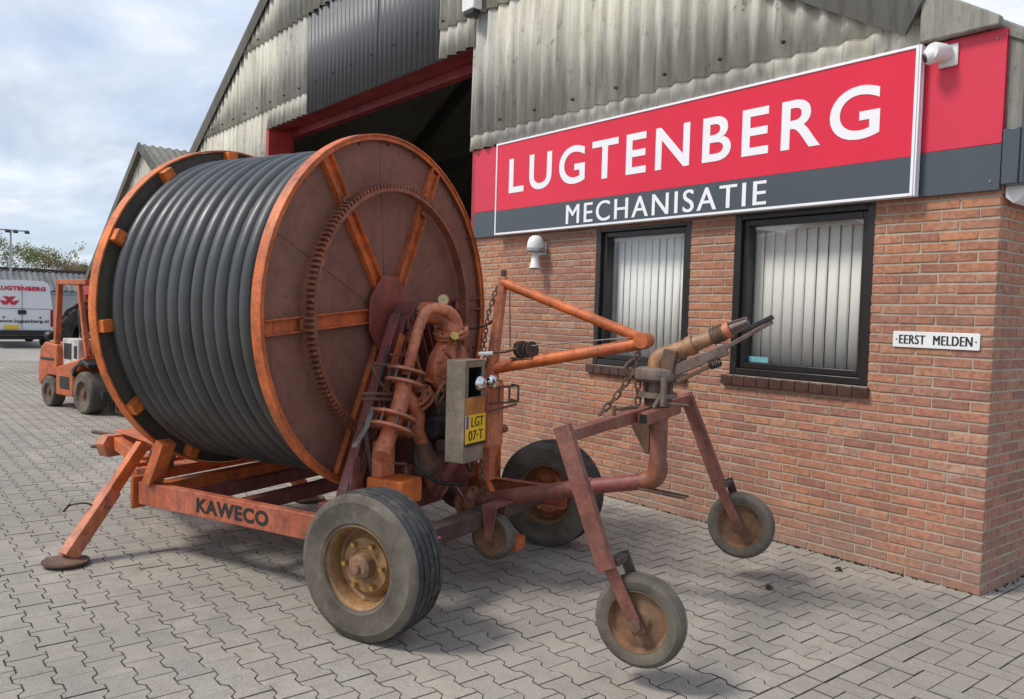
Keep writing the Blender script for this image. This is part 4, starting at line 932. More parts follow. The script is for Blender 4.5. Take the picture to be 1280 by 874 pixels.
q = MB(); q.tube([(-0.15, -0.10, 1.38), (-0.09, -0.16, 1.42)], 0.016, 10); q.lathe([(0, 0), (0.026, 0), (0.026, 0.02), (0, 0.022)], (-0.09, -0.16, 1.42), (0.7, -0.6, 0.5), 8); q.build('bleed_valve', 'brass', irr)
q = MB(); q.bar((-0.47, -0.13, 1.42), (-0.47, -0.52, 0.56), 0.05, 0.012, AX); q.build('ladder_strip', 'orange', irr, 0.002)
# gearbox and housings low down
q = MB(); q.b2(-0.42, -0.18, -0.50, -0.30, 0.50, 0.64); q.build('gear_case', 'orange_bright', irr, 0.012)
q = MB(); q.b2(-0.46, -0.31, -0.28, 0.50, 0.505, 0.68); q.build('gearbox', 'maroon', irr, 0.012)
q = MB(); q.b2(-0.36, -0.22, -0.10, 0.30, 0.68, 1.08); q.build('valve_block', 'rust_dark', irr, 0.015)
q = MB(); q.b2(-0.40, -0.33, -0.48, -0.36, 0.64, 0.84); q.build('bracket_plate', 'orange_worn', irr, 0.005)
q = MB(); q.bar((-0.02, -0.20, 0.75), (-0.22, -0.10, 0.50), 0.06, 0.04, AX); q.build('box_stay', 'maroon', irr, 0.004)
q = MB(); q.bar((-0.20, 0.30, 0.62), (0.07, 0.30, 0.17), 0.055, 0.055, (0, 1, 0)); q.build('brace_strut', 'orange', irr, 0.005)
q = MB(); q.b2(0.03, 0.13, 0.24, 0.36, 0.13, 0.21); q.build('brace_shoe', 'orange', irr, 0.006)
# --- grey lamp box with number plate
bx0, bx1, by0, by1, bz0, bz1 = -0.030, 0.092, -0.31, -0.105, 0.742, 1.302; t = 0.006
q = MB(); q.b2(bx0, bx1, by0, by0+t, bz0, bz1); q.b2(bx0, bx1, by1-t, by1, bz0, bz1); q.b2(bx0, bx1, by0+t, by1-t, bz1-t, bz1); q.b2(bx0, bx0+t, by0+t, by1-t, bz0, bz1-t)
q.b2(bx1-t, bx1, by0+t, by1-t, bz0, 1.10); q.b2(bx1-t, bx1, by0+t, by0+0.035, 1.101, bz1-t); q.b2(bx1-t, bx1, by1-0.035, by1-t, 1.101, bz1-t); q.b2(bx1-t, bx1, by0+0.036, by1-0.036, 1.262, bz1-t)
lb = q.build('lamp_box', 'boxgrey', irr, 0.002)
q = MB(); q.b2(bx1+0.001, bx1+0.004, by0+0.004, by1-0.004, 0.845, 1.098); q.build('reflector_board', 'boxorange', lb, 0.001)
q = MB(); q.b2(bx0+0.02, bx0+0.03, by0+t, by1-t, 1.07, bz1-t); q.b2(bx0+0.03, bx1-t, by0+0.028, by0+0.034, 1.103, 1.26); q.b2(bx0+0.03, bx1-t, by1-0.034, by1-0.028, 1.103, 1.26); q.build('lamp_recess', 'black', lb)
q = MB(); q.lathe([(0.0, 0.05), (0.024, 0.045), (0.04, 0.028), (0.044, 0.0), (0.036, -0.02), (0, -0.02)], (0.095, -0.19, 1.175), (1, 0.12, 0), 22); lp = q.build('lamp', 'chrome', lb)
q = MB(); q.lathe([(0.0, 0.04), (0.03, 0.035), (0.040, 0.015), (0.040, 0.0), (0, -0.005)], (0.118, -0.085, 1.178), (1, -0.2, 0), 22); q.build('lamp', 'chrome', lb)
q = MB(); q.b2(bx1+0.0045, bx1+0.0075, by0+0.006, by1+0.004, 0.848, 1.003); lp = q.build('license_plate', 'yellow', lb, 0.001)
pX = bx1+0.0076
q = MB(); q.b2(pX, pX+0.0006, by0+0.008, by0+0.032, 0.93, 1.0); q.build('plate_band', 'blue', lb, smooth=False)
text('plate_lettering', 'LGT', 'ink', lb, (pX, by0+0.062, 0.936), (0, 1, 0), (0, 0, 1), 0.125, 0.055, 0.0009, fat=0.0025)
text('plate_lettering', '07·T', 'ink', lb, (pX, by0+0.035, 0.862), (0, 1, 0), (0, 0, 1), 0.15, 0.055, 0.0009, fat=0.0025)
q = MB(); q.b2(bx1+0.0045, bx1+0.012, by0+0.004, by1+0.006, 0.832, 0.846); q.build('plate_holder', 'black', lb, 0.001)
# panel and small rack beside the box
q = MB(); q.b2(-0.05, 0.02, 0.06, 0.24, 0.77, 1.14); q.build('side_panel', 'orange_worn', irr, 0.006)
q = MB(); q.cyl((0.0, 0.245, 0.86), (0.0, 0.29, 0.86), 0.025, 12); q.build('side_boss', 'gear', irr)
q = MB()
for z in (1.13, 1.035):
    q.tube([(0.03, 0.05, z), (0.10, 0.27, z), (0.02, 0.33, z)], 0.007, 6)
for a, b in (((0.055, 0.12, 1.035), (0.055, 0.12, 1.13)), ((0.10, 0.27, 1.03), (0.10, 0.27, 1.135)), ((0.078, 0.2, 1.035), (0.078, 0.2, 1.13))): q.tube([a, b], 0.007, 6)
q.tube([(0.03, 0.05, 0.99), (0.10, 0.25, 1.02)], 0.007, 6); q.build('wire_rack', 'rust', irr)
chain('safety_chain', [(0.06, -0.07, 0.74), (0.06, -0.05, 0.62), (0.04, 0.02, 0.50)], 'rust_dark', irr)
# --- lifting boom on the far side of the box
BY = 0.22
q = MB(); q.bar((-0.075, BY, 0.55), (-0.065, BY, 1.24), 0.075, 0.075, AX); q.bar((-0.062, BY, 1.2), (0.005, BY, 1.78), 0.060, 0.060, AX, 0.045, 0.045); q.build('boom_mast', 'orange_worn', irr, 0.005)
q = MB(); q.tube([(0.003, BY, 1.745), (0.89, BY, 1.445)], 0.030, 16); q.build('boom_brace', 'orange', irr)
q = MB(); q.tube([(-0.06, BY, 1.225), (0.92, BY, 1.425)], 0.034, 16); q.cyl((0.90, BY-0.055, 1.435), (0.90, BY+0.055, 1.435), 0.042, 18); q.build('boom_tube', 'orange', irr)
q = MB(); q.tube([(0.005, BY, 1.76), (0.005, BY, 1.82)], 0.018, 10); q.build('mast_pin', 'rust', irr)
q = MB(); q.b2(0.08, 0.26, BY-0.03, BY+0.03, 1.292, 1.302); 
for x in (0.14, 0.205):
    q.lathe([(0.0, -0.018), (0.050, -0.018), (0.050, -0.012), (0.024, -0.01), (0.024, 0.01), (0.050, 0.012), (0.050, 0.018), (0, 0.018)], (x, BY-0.005, 1.352), (1, -0.35, 0.12), 22)
wn_ = q.build('winch', 'rust_dark', irr)
q = MB(); q.tube([(0.14, BY-0.03, 1.36), (0.06, BY-0.06, 1.335), (0.0, BY-0.09, 1.33)], 0.009, 8); q.build('winch_crank', 'rust', wn_)
q = MB(); q.tube([(0.0, BY-0.10, 1.325), (-0.06, BY-0.16, 1.32)], 0.012, 8); q.build('crank_grip', 'whitep', wn_)
q = MB(); q.tube([(0.20, BY-0.02, 1.375), (0.86, BY-0.02, 1.452)], 0.004, 6); q.build('winch_cable', 'steel', irr)
q = MB(); q.tube([(0.06, BY-0.02, 1.71), (0.075, BY-0.02, 1.36)], 0.004, 6); q.build('winch_cable', 'rust', irr)
chain('mast_chain', [(-0.01, BY-0.05, 1.72), (-0.06, BY-0.06, 1.55), (-0.085, BY-0.06, 1.36), (-0.07, BY-0.05, 1.24)], 'rust_dark', irr)
q = MB(); q.tube([(-0.42, 0.86, 1.10), (-0.42, 0.86, 1.66), (-0.38, 0.90, 1.66)], 0.016, 8); q.b2(-0.43, -0.36, 0.80, 0.88, 0.42, 1.10); q.build('guide_post', 'orange', irr)

# ================================================================== SPRINKLER CART hanging from the boom
cart = thing('sprinkler_cart', 'maroon wheeled cart with big sprinkler gun hanging from orange boom', 'sprinkler', O+Matrix.Rotation(TH, 3, "Z") @ Vector((1.0, 0.1, 0)), TH, None, False)
cx0, cy0 = 1.0, 0.1
cart['_w'] = 0
class CB(MB):
    def build(s, *a, **k):
        s.v = [(x-cx0, y-cy0, z) for x, y, z in s.v]; return MB.build(s, *a, **k)
GY = 0.2
q = CB(); q.bar((0.955, -0.80, 1.045), (0.955, 0.35, 1.06), 0.052, 0.052); q.build('inner_arm', 'maroon_cart', cart, 0.003)
q = CB(); q.bar((0.955+0.0, -0.35+0.0, 1.05), (0.955, 0.52, 1.062), 0.062, 0.062); q.build('sleeve', 'maroon_cart', cart, 0.004)
q = CB(); q.bar((1.035, -0.12, 1.052), (1.030, 0.42, 1.06), 0.058, 0.060); sl = q.build('sleeve', 'maroon_cart', cart, 0.004)
q = CB(); q.bar((1.035, -0.1225, 1.052), (1.035, -0.1205, 1.052), 0.040, 0.042); q.build('sleeve_opening', 'black', sl)
q = CB(); q.bar((0.955, 0.30, 1.06), (0.955, 0.86, 1.07), 0.060, 0.060); q.build('inner_arm', 'maroon_cart', cart, 0.003)
q = CB(); q.tube([(0.99, -0.40, 1.12), (1.0, -0.12, 1.11)], 0.010, 8); q.tube([(0.99, -0.40, 1.09), (0.99, -0.40, 1.14)], 0.012, 8); q.build('clamp_bar', 'rust', cart)
def cart_wheel(c, r_, w, tilt_, parent, q_=1.0):
    c = Vector(c); ax_ = Vector((tilt_, -1, 0.0)).normalized(); m_ = CB()
    pr = [(r_*0.66*q_, w*0.42), (r_*0.74*(0.5+q_/2), w*0.5), (r_*0.88, w*0.5), (r_*0.955, w*0.40), (r_*0.965, w*0.30), (r_*0.985, w*0.29), (r_*0.985, w*0.12), (r_*0.965, w*0.10), (r_, w*0.08), (r_, -w*0.08), (r_*0.965, -w*0.10), (r_*0.985, -w*0.12), (r_*0.985, -w*0.29), (r_*0.965, -w*0.30), (r_*0.955, -w*0.40), (r_*0.88, -w*0.5), (r_*0.74*(0.5+q_/2), -w*0.5), (r_*0.66*q_, -w*0.42)]
    m_.lathe(pr, c, ax_, 64); t_ = m_.build('wheel', 'rubber', parent, angle=30)
    m_ = CB(); m_.lathe([(r_*0.66*q_, w*0.44), (r_*0.70*q_, w*0.40), (r_*0.62*q_, w*0.28), (r_*0.58, w*0.16), (r_*0.30, w*0.20), (r_*0.22, w*0.34), (0, w*0.36)], c, ax_, 48)
    m_.lathe([(r_*0.66, -w*0.44), (r_*0.70, -w*0.40), (r_*0.62, -w*0.28), (r_*0.58, -w*0.16), (r_*0.30, -w*0.20), (r_*0.22, -w*0.34), (0, -w*0.36)], c, ax_, 48); m_.build('wheel_disc', 'rim_rust', t_)
    return t_
for s_, top, kn, wc in ((-1, (0.945, -0.845, 1.06), (1.165, -0.85, 0.50), (1.292, -0.77, 0.290)), (1, (0.955, 0.862, 1.075), (1.185, 0.86, 0.545), (1.302, 0.90, 0.335))):
    q = CB(); d = (Vector(kn)-Vector(top)).normalized(); q.bar(Vector(top)-d*0.03, kn, 0.042, 0.076, AX); lg = q.build('leg', 'maroon_cart', cart, 0.004)
    yo = -0.062
    q = CB(); k2 = Vector((kn[0]-0.02, wc[1]+yo, kn[2]+0.05)); e2 = Vector((wc[0], wc[1]+yo, wc[2])); d2 = (e2-k2).normalized()
    q.bar(k2-d2*0.02, e2+d2*0.045, 0.012, 0.058, AX); q.build('fork_plate', 'maroon_cart', lg, 0.003)
    q = CB(); k3 = Vector((kn[0]+0.015, wc[1]-yo, kn[2]+0.05)); e3 = Vector((wc[0], wc[1]-yo, wc[2])); q.bar(k3, e3, 0.012, 0.05, AX); q.bar((kn[0]+0.02, wc[1]+yo+0.008, kn[2]+0.03), (kn[0]+0.02, wc[1]-yo-0.008, kn[2]+0.03), 0.045, 0.03); q.build('fork_plate', 'rust_dark', lg, 0.003)
    q = CB(); q.cyl((wc[0], wc[1]+yo-0.02, wc[2]), (wc[0], wc[1]-yo+0.02, wc[2]), 0.014, 10); q.lathe([(0.03, 0), (0.03, 0.012), (0, 0.014)], (wc[0], wc[1]+yo-0.006, wc[2]), (0, -1, 0), 6); q.build('wheel_pin', 'rust', lg)
    w_ = cart_wheel(wc, 0.197, 0.098, 0.0, cart); w_['label'] = 'raised near cart wheel' if s_ < 0 else 'raised far cart wheel'
# post, elbow and feed tube
q = CB(); q.tube([(1.01, GY, 1.10), (1.01, GY, 0.72)], 0.047, 20); q.build('riser_post', 'maroon_cart', cart)
q = CB(); q.prism([(0, 0), (-0.14, 0), (-0.02, -0.20), (0, -0.20)], (0.96, GY-0.008, 1.02), (1, 0, 0), (0, 0, 1), (0, 1, 0), 0.016); q.build('gusset', 'rust', cart, 0.003)
q = CB(); q.tube(smooth_path([(1.01, GY, 0.78), (1.01, GY, 0.73), (0.985, GY, 0.69), (0.93, GY, 0.668)]), 0.053, 18); q.build('elbow', 'gear', cart)
q = CB(); q.tube([(0.95, GY, 0.672), (0.62, GY, 0.60)], 0.044, 20); q.build('feed_tube', 'maroon', cart)
q = CB(); q.tube([(0.64, GY, 0.604), (0.30, GY, 0.52), (-0.20, GY, 0.40)], [0.050, 0.046, 0.042], 20); q.build('tube_sleeve', 'maroon_cart', cart)
q = CB(); q.lathe([(0.03, -0.06), (0.075, -0.06), (0.092, -0.045), (0.092, -0.02), (0.07, -0.01), (0.07, 0.01), (0.092, 0.02), (0.092, 0.045), (0.06, 0.06), (0.03, 0.06)], (-0.17, GY-0.02, 0.405), (1, 0, 0.24), 24); bolts(q, (-0.23, GY-0.02, 0.39), (1, 0, 0.24), 0.08, 6, 0.010, 0.13); q.build('pipe_coupling', 'gear', cart)
q = CB(); q.tube(smooth_path([(-0.25, GY, 0.39), (-0.33, GY+0.02, 0.40), (-0.40, GY+0.05, 0.44), (-0.44, GY+0.10, 0.50)]), 0.045, 14); q.build('hose_stub', 'rust_dark', cart)
q = CB(); q.tube(smooth_path([(-0.16, GY-0.07, 0.42), (-0.22, GY-0.09, 0.50), (-0.30, GY-0.06, 0.52), (-0.36, GY, 0.50)]), 0.008, 6); q.build('coupling_clip', 'steel', cart)
for dy in (-0.02, 0.03):
    q = CB(); q.tube([(0.93, GY-0.05+dy, 0.64), (1.06, GY+0.02+dy, 0.615), (1.16, GY+0.06+dy, 0.60)], 0.008, 6); q.build('skid_rod', 'rust', cart)
# small jockey wheel under the tube
jw = (0.10, 0.02, 0.285)
q = CB(); q.bar((jw[0], GY+0.02, 0.455), (jw[0], jw[1]-0.06, 0.455), 0.10, 0.012); 
for dy in (-0.055, 0.055): q.bar((jw[0], jw[1]+dy, 0.45), (jw[0], jw[1]+dy, jw[2]-0.03), 0.008, 0.105, AX, 0.008, 0.045)
q.build('jockey_bracket', 'maroon_cart', cart, 0.003)
w_ = cart_wheel((jw[0], jw[1], jw[2]-0.01), 0.135, 0.075, 0.0, cart, 1.2); w_['label'] = 'small jockey wheel under the feed tube'
# gun turret
q = CB(); q.tube([(1.0, GY, 1.09), (0.998, GY, 1.13)], 0.075, 20); q.build('turret_neck', 'rust_dark', cart)
q = CB(); q.lathe([(0.04, 0), (0.105, 0), (0.105, 0.025), (0.06, 0.03), (0.06, 0.075), (0.10, 0.085), (0.125, 0.10), (0.130, 0.125), (0.125, 0.15), (0.10, 0.16), (0.04, 0.16)], (0.995, GY, 1.135), (0, 0, 1), 36); tu = q.build('turret', 'gun_grey', cart)
q = CB(); bolts(q, (0.995, GY, 1.16), (0, 0, 1), 0.078, 6, 0.012, 0.06); q.build('turret_bolt', 'rust', tu)
bar_dir = Vector((0.906, 0.0, 0.42)).normalized()
p0 = Vector((1.11, GY, 1.392))
q = CB(); q.tube(smooth_path([(0.985, GY, 1.28), (0.99, GY, 1.33), (1.03, GY, 1.365), p0, p0+bar_dir*0.06], 6), [0.050]*12+[0.046]*13, 18); q.build('gun_elbow', 'gun', cart)
q = CB(); q.tube([p0+bar_dir*0.05, p0+bar_dir*0.085], 0.053, 18); q.tube([p0+bar_dir*0.085, p0+bar_dir*0.26], [0.041, 0.036], 18); br = q.build('gun_barrel', 'gun', cart)
q = CB()
for k in range(5): q.tube(arc(p0+bar_dir*(0.19+k*0.014), 0.043, 0, 2*PI*0.98, 18, (0, 1, 0), bar_dir.cross(Vector((0, 1, 0)))), 0.005, 6)
q.build('spring', 'rust', br)
q = CB(); q.tube([p0+bar_dir*0.26, p0+bar_dir*0.29], 0.042, 16); q.build('nozzle_ring', 'orange_worn', br)
q = CB(); q.tube([p0+bar_dir*0.29, p0+bar_dir*0.385], [0.028, 0.020], 14)
for k in range(6):
    a = PI*k/3; e = Vector((0, math.cos(a), 0))+bar_dir.cross(Vector((0, 1, 0)))*math.sin(a); q.bar(p0+bar_dir*0.28+e*0.034, p0+bar_dir*0.385+e*0.024, 0.007, 0.012, e)
q.build('nozzle', 'gun_grey', br, 0.001)
s0 = Vector((1.10, GY-0.055, 1.285)); 
q = CB(); q.bar(s0, s0+bar_dir*0.30, 0.026, 0.058, (0, 0, 1)); q.bar(s0+bar_dir*0.29+Vector((0, 0, 0.01)), Vector((1.585, GY-0.02, 1.560)), 0.030, 0.022); q.build('swing_arm', 'gun_arm', cart, 0.004)
q = CB(); e_ = Vector((1.585, GY-0.02, 1.560)); q.bar(e_-bar_dir*0.12+Vector((0, 0, 0.014)), e_+Vector((0, 0, 0.022)), 0.045, 0.022); q.build('deflector_pad', 'black', cart, 0.003)
q = CB(); q.bar(s0+Vector((-0.04, 0, -0.03)), s0+Vector((-0.02, 0, 0.11)), 0.05, 0.07, AX); q.bar(s0+bar_dir*0.02+Vector((0, 0, -0.065)), s0+bar_dir*0.22+Vector((0, 0, -0.05)), 0.018, 0.022); q.build('arm_bracket', 'rust', cart, 0.004)
q = CB()
for k in range(5): q.tube(arc(s0+bar_dir*(0.21+0.012*k)+Vector((0, 0, -0.045)), 0.024, 0, 2*PI*0.97, 12, (0, 1, 0), bar_dir.cross(Vector((0, 1, 0)))), 0.005, 6)
q.build('spring', 'black', cart)
q = CB(); q.b2(1.06, 1.085, GY-0.15, GY-0.11, 1.10, 1.25); q.tube([(1.05, GY-0.13, 1.12), (1.20, GY-0.10, 1.115)], 0.006, 6); q.bar((1.02, GY-0.13, 1.09), (1.07, GY-0.13, 1.18), 0.02, 0.02); q.build('stop_lever', 'gun_grey', cart, 0.004)
def cchain(pts): 
    return chain('suspension_chain', [Vector(p)-Vector((cx0, cy0, 0)) for p in pts], 'rust', cart, 0.05, 0.006, 0.015)
cchain([(0.885, BY-0.02, 1.41), (0.875, BY-0.04, 1.33), (0.862, BY-0.05, 1.26)]); cchain([(0.862, BY-0.05, 1.26), (0.79, GY-0.10, 1.12), (0.735, GY-0.18, 1.03)])
cchain([(0.89, BY-0.05, 1.26), (0.90, GY-0.04, 1.09)])
q = CB(); q.tube(smooth_path([(0.875, BY-0.03, 1.34), (0.84, BY-0.04, 1.315), (0.82, BY-0.05, 1.28), (0.845, BY-0.05, 1.245), (0.875, BY-0.05, 1.25)]), 0.014, 8); q.build('hook', 'rust_dark', cart)

# ================================================================== FORKLIFT
fk = thing('forklift', 'old orange forklift truck parked behind the hose reel', 'forklift', (-11.22, -2.24, 0), R(12.6), None, False)
def fwheel(x, y, r_, w):
    m_ = MB(); m_.lathe([(r_*0.55, w*0.5), (r_*0.9, w*0.5), (r_*0.98, w*0.42), (r_, w*0.3), (r_, -w*0.3), (r_*0.98, -w*0.42), (r_*0.9, -w*0.5), (r_*0.55, -w*0.5)], (x, y, r_), (0, -1, 0), 40); t_ = m_.build('wheel', 'rubber', fk)
    m_ = MB(); m_.lathe([(r_*0.57, w*0.48), (r_*0.5, w*0.36), (r_*0.42, w*0.30), (r_*0.22, w*0.32), (r_*0.18, w*0.45), (0, w*0.46)], (x, y, r_), (0, -1, 0), 28); m_.build('rim', 'rust', t_)
    return t_
for y in (-0.44, 0.44): fwheel(-0.60, y, 0.225, 0.18); fwheel(0.58, y, 0.295, 0.24)
q = MB(); q.prism([(-1.00, 0.34), (-0.93, 0.30), (-0.66, 0.46), (-0.36, 0.46), (-0.36, 0.92), (-0.78, 0.95), (-0.93, 0.86), (-1.0, 0.60)], (0, -0.50, 0), (1, 0, 0), (0, 0, 1), (0, 1, 0), 1.0); q.build('counterweight', 'fork_orange', fk, 0.025)
q = MB(); q.prism([(-0.34, 0.20), (0.20, 0.20), (0.22, 0.52), (0.52, 0.70), (0.52, 0.78), (-0.34, 0.60)], (0, -0.52, 0), (1, 0, 0), (0, 0, 1), (0, 1, 0), 1.04); q.build('body', 'fork_orange', fk, 0.02)
q = MB(); q.b2(-0.36, 0.16, -0.42, 0.42, 0.62, 1.02); q.build('engine_hood', 'hood_white', fk, 0.015)
q = MB(); q.b2(-0.30, 0.12, -0.22, 0.22, 1.02, 1.12); q.box((-0.30, 0, 1.28), (0.10, 0.44, 0.36), Euler((0, -0.15, 0)).to_matrix()); q.build('seat', 'black', fk, 0.03)
q = MB(); q.box((0.52, 0, 0.92), (0.10, 0.80, 0.42), Euler((0, 0.15, 0)).to_matrix()); q.build('dashboard', 'fork_orange', fk, 0.02)
for y in (-0.44, 0.44):
    q = MB(); q.bar((-0.50, y, 0.93), (-0.40, y, 1.83), 0.075, 0.075, AX); q.build('guard_post', 'fork_orange', fk, 0.008)
    q = MB(); q.bar((0.50, y, 0.78), (0.22, y, 1.83), 0.065, 0.065, AX); q.build('guard_post', 'fork_orange', fk, 0.008)
q = MB(); q.b2(-0.46, -0.38, -0.48, 0.48, 1.80, 1.87); q.b2(0.42, 0.50, -0.48, 0.48, 1.80, 1.87)
for y in (-0.445, 0.445): q.b2(-0.38, 0.42, y-0.035, y+0.035, 1.80, 1.87)
for k in range(7): q.b2(-0.28+k*0.10, -0.26+k*0.10, -0.41, 0.41, 1.815, 1.85)
q.build('guard_roof', 'fork_orange', fk, 0.006)
q = MB(); q.tube(arc((0.30, 0, 1.20), 0.16, 0, 2*PI, 24, (0, 1, 0), (0.45, 0, 0.89)), 0.014, 8, closed=False); q.tube([(0.30, 0, 1.20), (0.48, 0, 1.02)], 0.02, 8); q.build('steering_wheel', 'black', fk)
for y in (-0.28, 0.28):
    q = MB(); q.b2(0.88, 0.98, y-0.04, y+0.04, 0.06, 1.95); q.build('mast_rail', 'dark_green', fk, 0.004)
q = MB()
for z in (0.30, 0.70): q.b2(0.99, 1.03, -0.48, 0.48, z-0.05, z+0.05)
q.b2(0.80, 0.88, -0.34, 0.34, 0.30, 0.42); q.build('carriage', 'dark_green', fk, 0.004)
for y in (-0.26, 0.26):
    q = MB(); q.b2(1.035, 1.075, y-0.05, y+0.05, 0.05, 0.75); q.add([(1.075, y-0.05, 0.05), (1.075, y+0.05, 0.05), (2.1, y+0.05, 0.05), (2.1, y-0.05, 0.05), (1.075, y-0.05, 0.09), (1.075, y+0.05, 0.09), (2.1, y+0.05, 0.06), (2.1, y-0.05, 0.06)], [(0, 1, 2, 3), (7, 6, 5, 4), (0, 4, 5, 1), (1, 5, 6, 2), (2, 6, 7, 3), (3, 7, 4, 0)]); q.build('fork', 'rust_dark', fk)
q = MB(); q.b2(-0.20, 0.10, -0.526, -0.515, 0.30, 0.48); q.b2(-0.90, -0.45, -0.506, -0.498, 0.68, 0.72); q.build('side_recess', 'black', fk, 0.004)
q = MB(); q.prism([(0.24, 0.50), (0.36, 0.64), (0.56, 0.69), (0.74, 0.64), (0.74, 0.70), (0.52, 0.76), (0.22, 0.60)], (0, -0.545, 0), (1, 0, 0), (0, 0, 1), (0, 1, 0), 0.22); q.build('mudguard', 'black', fk, 0.01)
q = MB(); q.b2(-0.30, -0.06, -0.425, -0.421, 0.72, 0.95); q.b2(0.02, 0.12, -0.425, -0.421, 0.74, 0.92); q.build('hood_vent', 'black', fk)
q = MB(); q.lathe([(0, 0.05), (0.06, 0.045), (0.075, 0.0), (0.06, -0.05), (0, -0.06)], (-0.86, -0.40, 1.03), (-1, -0.3, 0.1), 16); q.build('work_lamp', 'black', fk)
for zz_ in (0.9, 1.2):
    q = MB(); q.tube(smooth_path([(0.55, -0.2, zz_-0.2), (0.72, -0.3, zz_), (0.86, -0.2, zz_+0.15)]), 0.018, 6); q.build('hydraulic_hose', 'black', fk)
q = MB(); q.tube([(0.40, -0.30, 1.0), (0.36, -0.32, 1.22)], 0.012, 6); q.lathe([(0, 0.03), (0.022, 0.02), (0.022, -0.01), (0, -0.02)], (0.36, -0.32, 1.23), (0, 0, 1), 10); q.build('lever', 'black', fk)

# ================================================================== VAN
vx, vy = -29.0, -0.86
van = thing('delivery_van', 'white delivery van seen from behind with red company lettering', 'van', (vx-2.4, vy, 0))
secs = [(0.0, 0.02), (-0.03, 0.0), (-3.9, 0.0), (-4.3, 0.03)]
def vsec(x, ins, top=2.20):
    hw = 0.90-ins; pr = [(-hw+0.03, 0.42), (-hw, 0.60), (-hw, 1.10), (-hw+0.05, 1.55), (-hw+0.11, 2.02), (-hw+0.16, 2.13), (-hw+0.26, top-0.02), (0, top)]
    pr = pr+[(-y, z) for y, z in reversed(pr[:-1])]
    return [(vx+x, vy+y, z-ins*0.5) for y, z in pr]
q = MB(); S = [vsec(*t) for t in secs]; k = len(S[0])
vs = [p for s_ in S for p in s_]; fs = []
for i in range(len(S)-1): fs += [(i*k+j, i*k+(j+1) % k, (i+1)*k+(j+1) % k, (i+1)*k+j) for j in range(k)]
fs += [tuple(range(k)), tuple((len(S)-1)*k+j for j in range(k-1, -1, -1))]
q.add(vs, fs); q.build('body', 'van_white', van, 0.02)
q = MB(); q.add([(vx-4.3, vy-0.87, 0.42), (vx-4.3, vy+0.87, 0.42), (vx-5.3, vy+0.80, 0.42), (vx-5.3, vy-0.80, 0.42), (vx-4.3, vy-0.87, 1.15), (vx-4.3, vy+0.87, 1.15), (vx-5.3, vy+0.74, 0.98), (vx-5.3, vy-0.74, 0.98)], [(0, 1, 2, 3), (7, 6, 5, 4), (0, 4, 5, 1), (1, 5, 6, 2), (2, 6, 7, 3), (3, 7, 4, 0)])
q.add([(vx-4.28, vy-0.80, 2.1), (vx-4.28, vy+0.80, 2.1), (vx-5.0, vy+0.80, 1.13), (vx-5.0, vy-0.80, 1.13), (vx-4.28, vy+0.84, 1.13), (vx-4.28, vy-0.84, 1.13)], [(0, 1, 2, 3), (1, 4, 2), (0, 3, 5)])
q.build('cab', 'van_white', van, 0.02)
q = MB(); q.b2(vx, vx+0.10, vy-0.88, vy+0.88, 0.40, 0.56); q.build('bumper', 'black', van, 0.02)
q = MB(); q.b2(vx+0.015, vx+0.022, vy-0.006, vy+0.006, 0.58, 2.05); q.b2(vx+0.012, vx+0.02, vy-0.80, vy+0.80, 1.26, 1.27); q.build('door_seam', 'sign_grey', van)
q = MB(); q.b2(vx+0.02, vx+0.05, vy-0.12, vy+0.12, 1.08, 1.22); q.build('door_handle', 'black', van, 0.01)
for s_ in (-1, 1):
    q = MB(); q.b2(vx-0.01, vx+0.03, vy+s_*0.86-0.04, vy+s_*0.86+0.04, 0.68, 1.25); q.build('tail_lamp', 'lamp_red', van, 0.01)
    q = MB(); q.cyl((vx+0.02, vy+s_*0.52, 0.98), (vx+0.035, vy+s_*0.52, 0.98), 0.03, 12); q.build('lock', 'black', van)
    for dx in (-0.85, -4.1):
        q = MB(); q.lathe([(0.0, 0.10), (0.2, 0.10), (0.22, 0.12), (0.31, 0.12), (0.335, 0.08), (0.335, -0.08), (0.31, -0.12), (0, -0.12)], (vx+dx, vy+s_*0.78, 0.335), (0, s_, 0), 28); q.build('wheel', 'rubber_dark', van)
q = MB(); q.b2(vx+0.02, vx+0.03, vy-0.52, vy-0.10, 0.60, 0.72); q.build('license_plate', 'yellow', van, 0.003)
q = MB(); q.b2(vx-0.6, vx-0.05, vy-0.6, vy+0.6, 0.25, 0.40); q.build('underbody', 'black', van)
text('lettering', 'LUGTENBERG', 'van_red', van, (vx+0.022, vy-0.70, 1.86), (0, 1, 0), (0, 0, 1), 1.38, 0.14, 0.004, bold=0.05, space=1.1)
text('lettering', 'www.lugtenberg.nl', 'ink', van, (vx+0.022, vy-0.66, 0.78), (0, 1, 0), (0, 0, 1), 1.42, 0.13, 0.004, bold=0.03, space=1.1)
q = MB(); c_ = (vx+0.022, vy-0.36, 1.52)
for oy, oz, sc_, fl_ in ((0, 0.075, 0.19, 1), (-0.13, -0.06, 0.17, 1), (0.13, -0.06, 0.17, 1)):
    q.prism([(-sc_, 0.075), (-0.03, 0.06), (0, 0.02), (0.03, 0.06), (sc_, 0.075), (0.05, -0.075), (-0.05, -0.075)], (c_[0]+0.002*(oy > 0), c_[1]+oy*0.9, c_[2]+oz), (0, 1, 0), (0, 0, 1), (1, 0, 0), 0.003)
q.build('emblem', 'van_red', van, smooth=False)

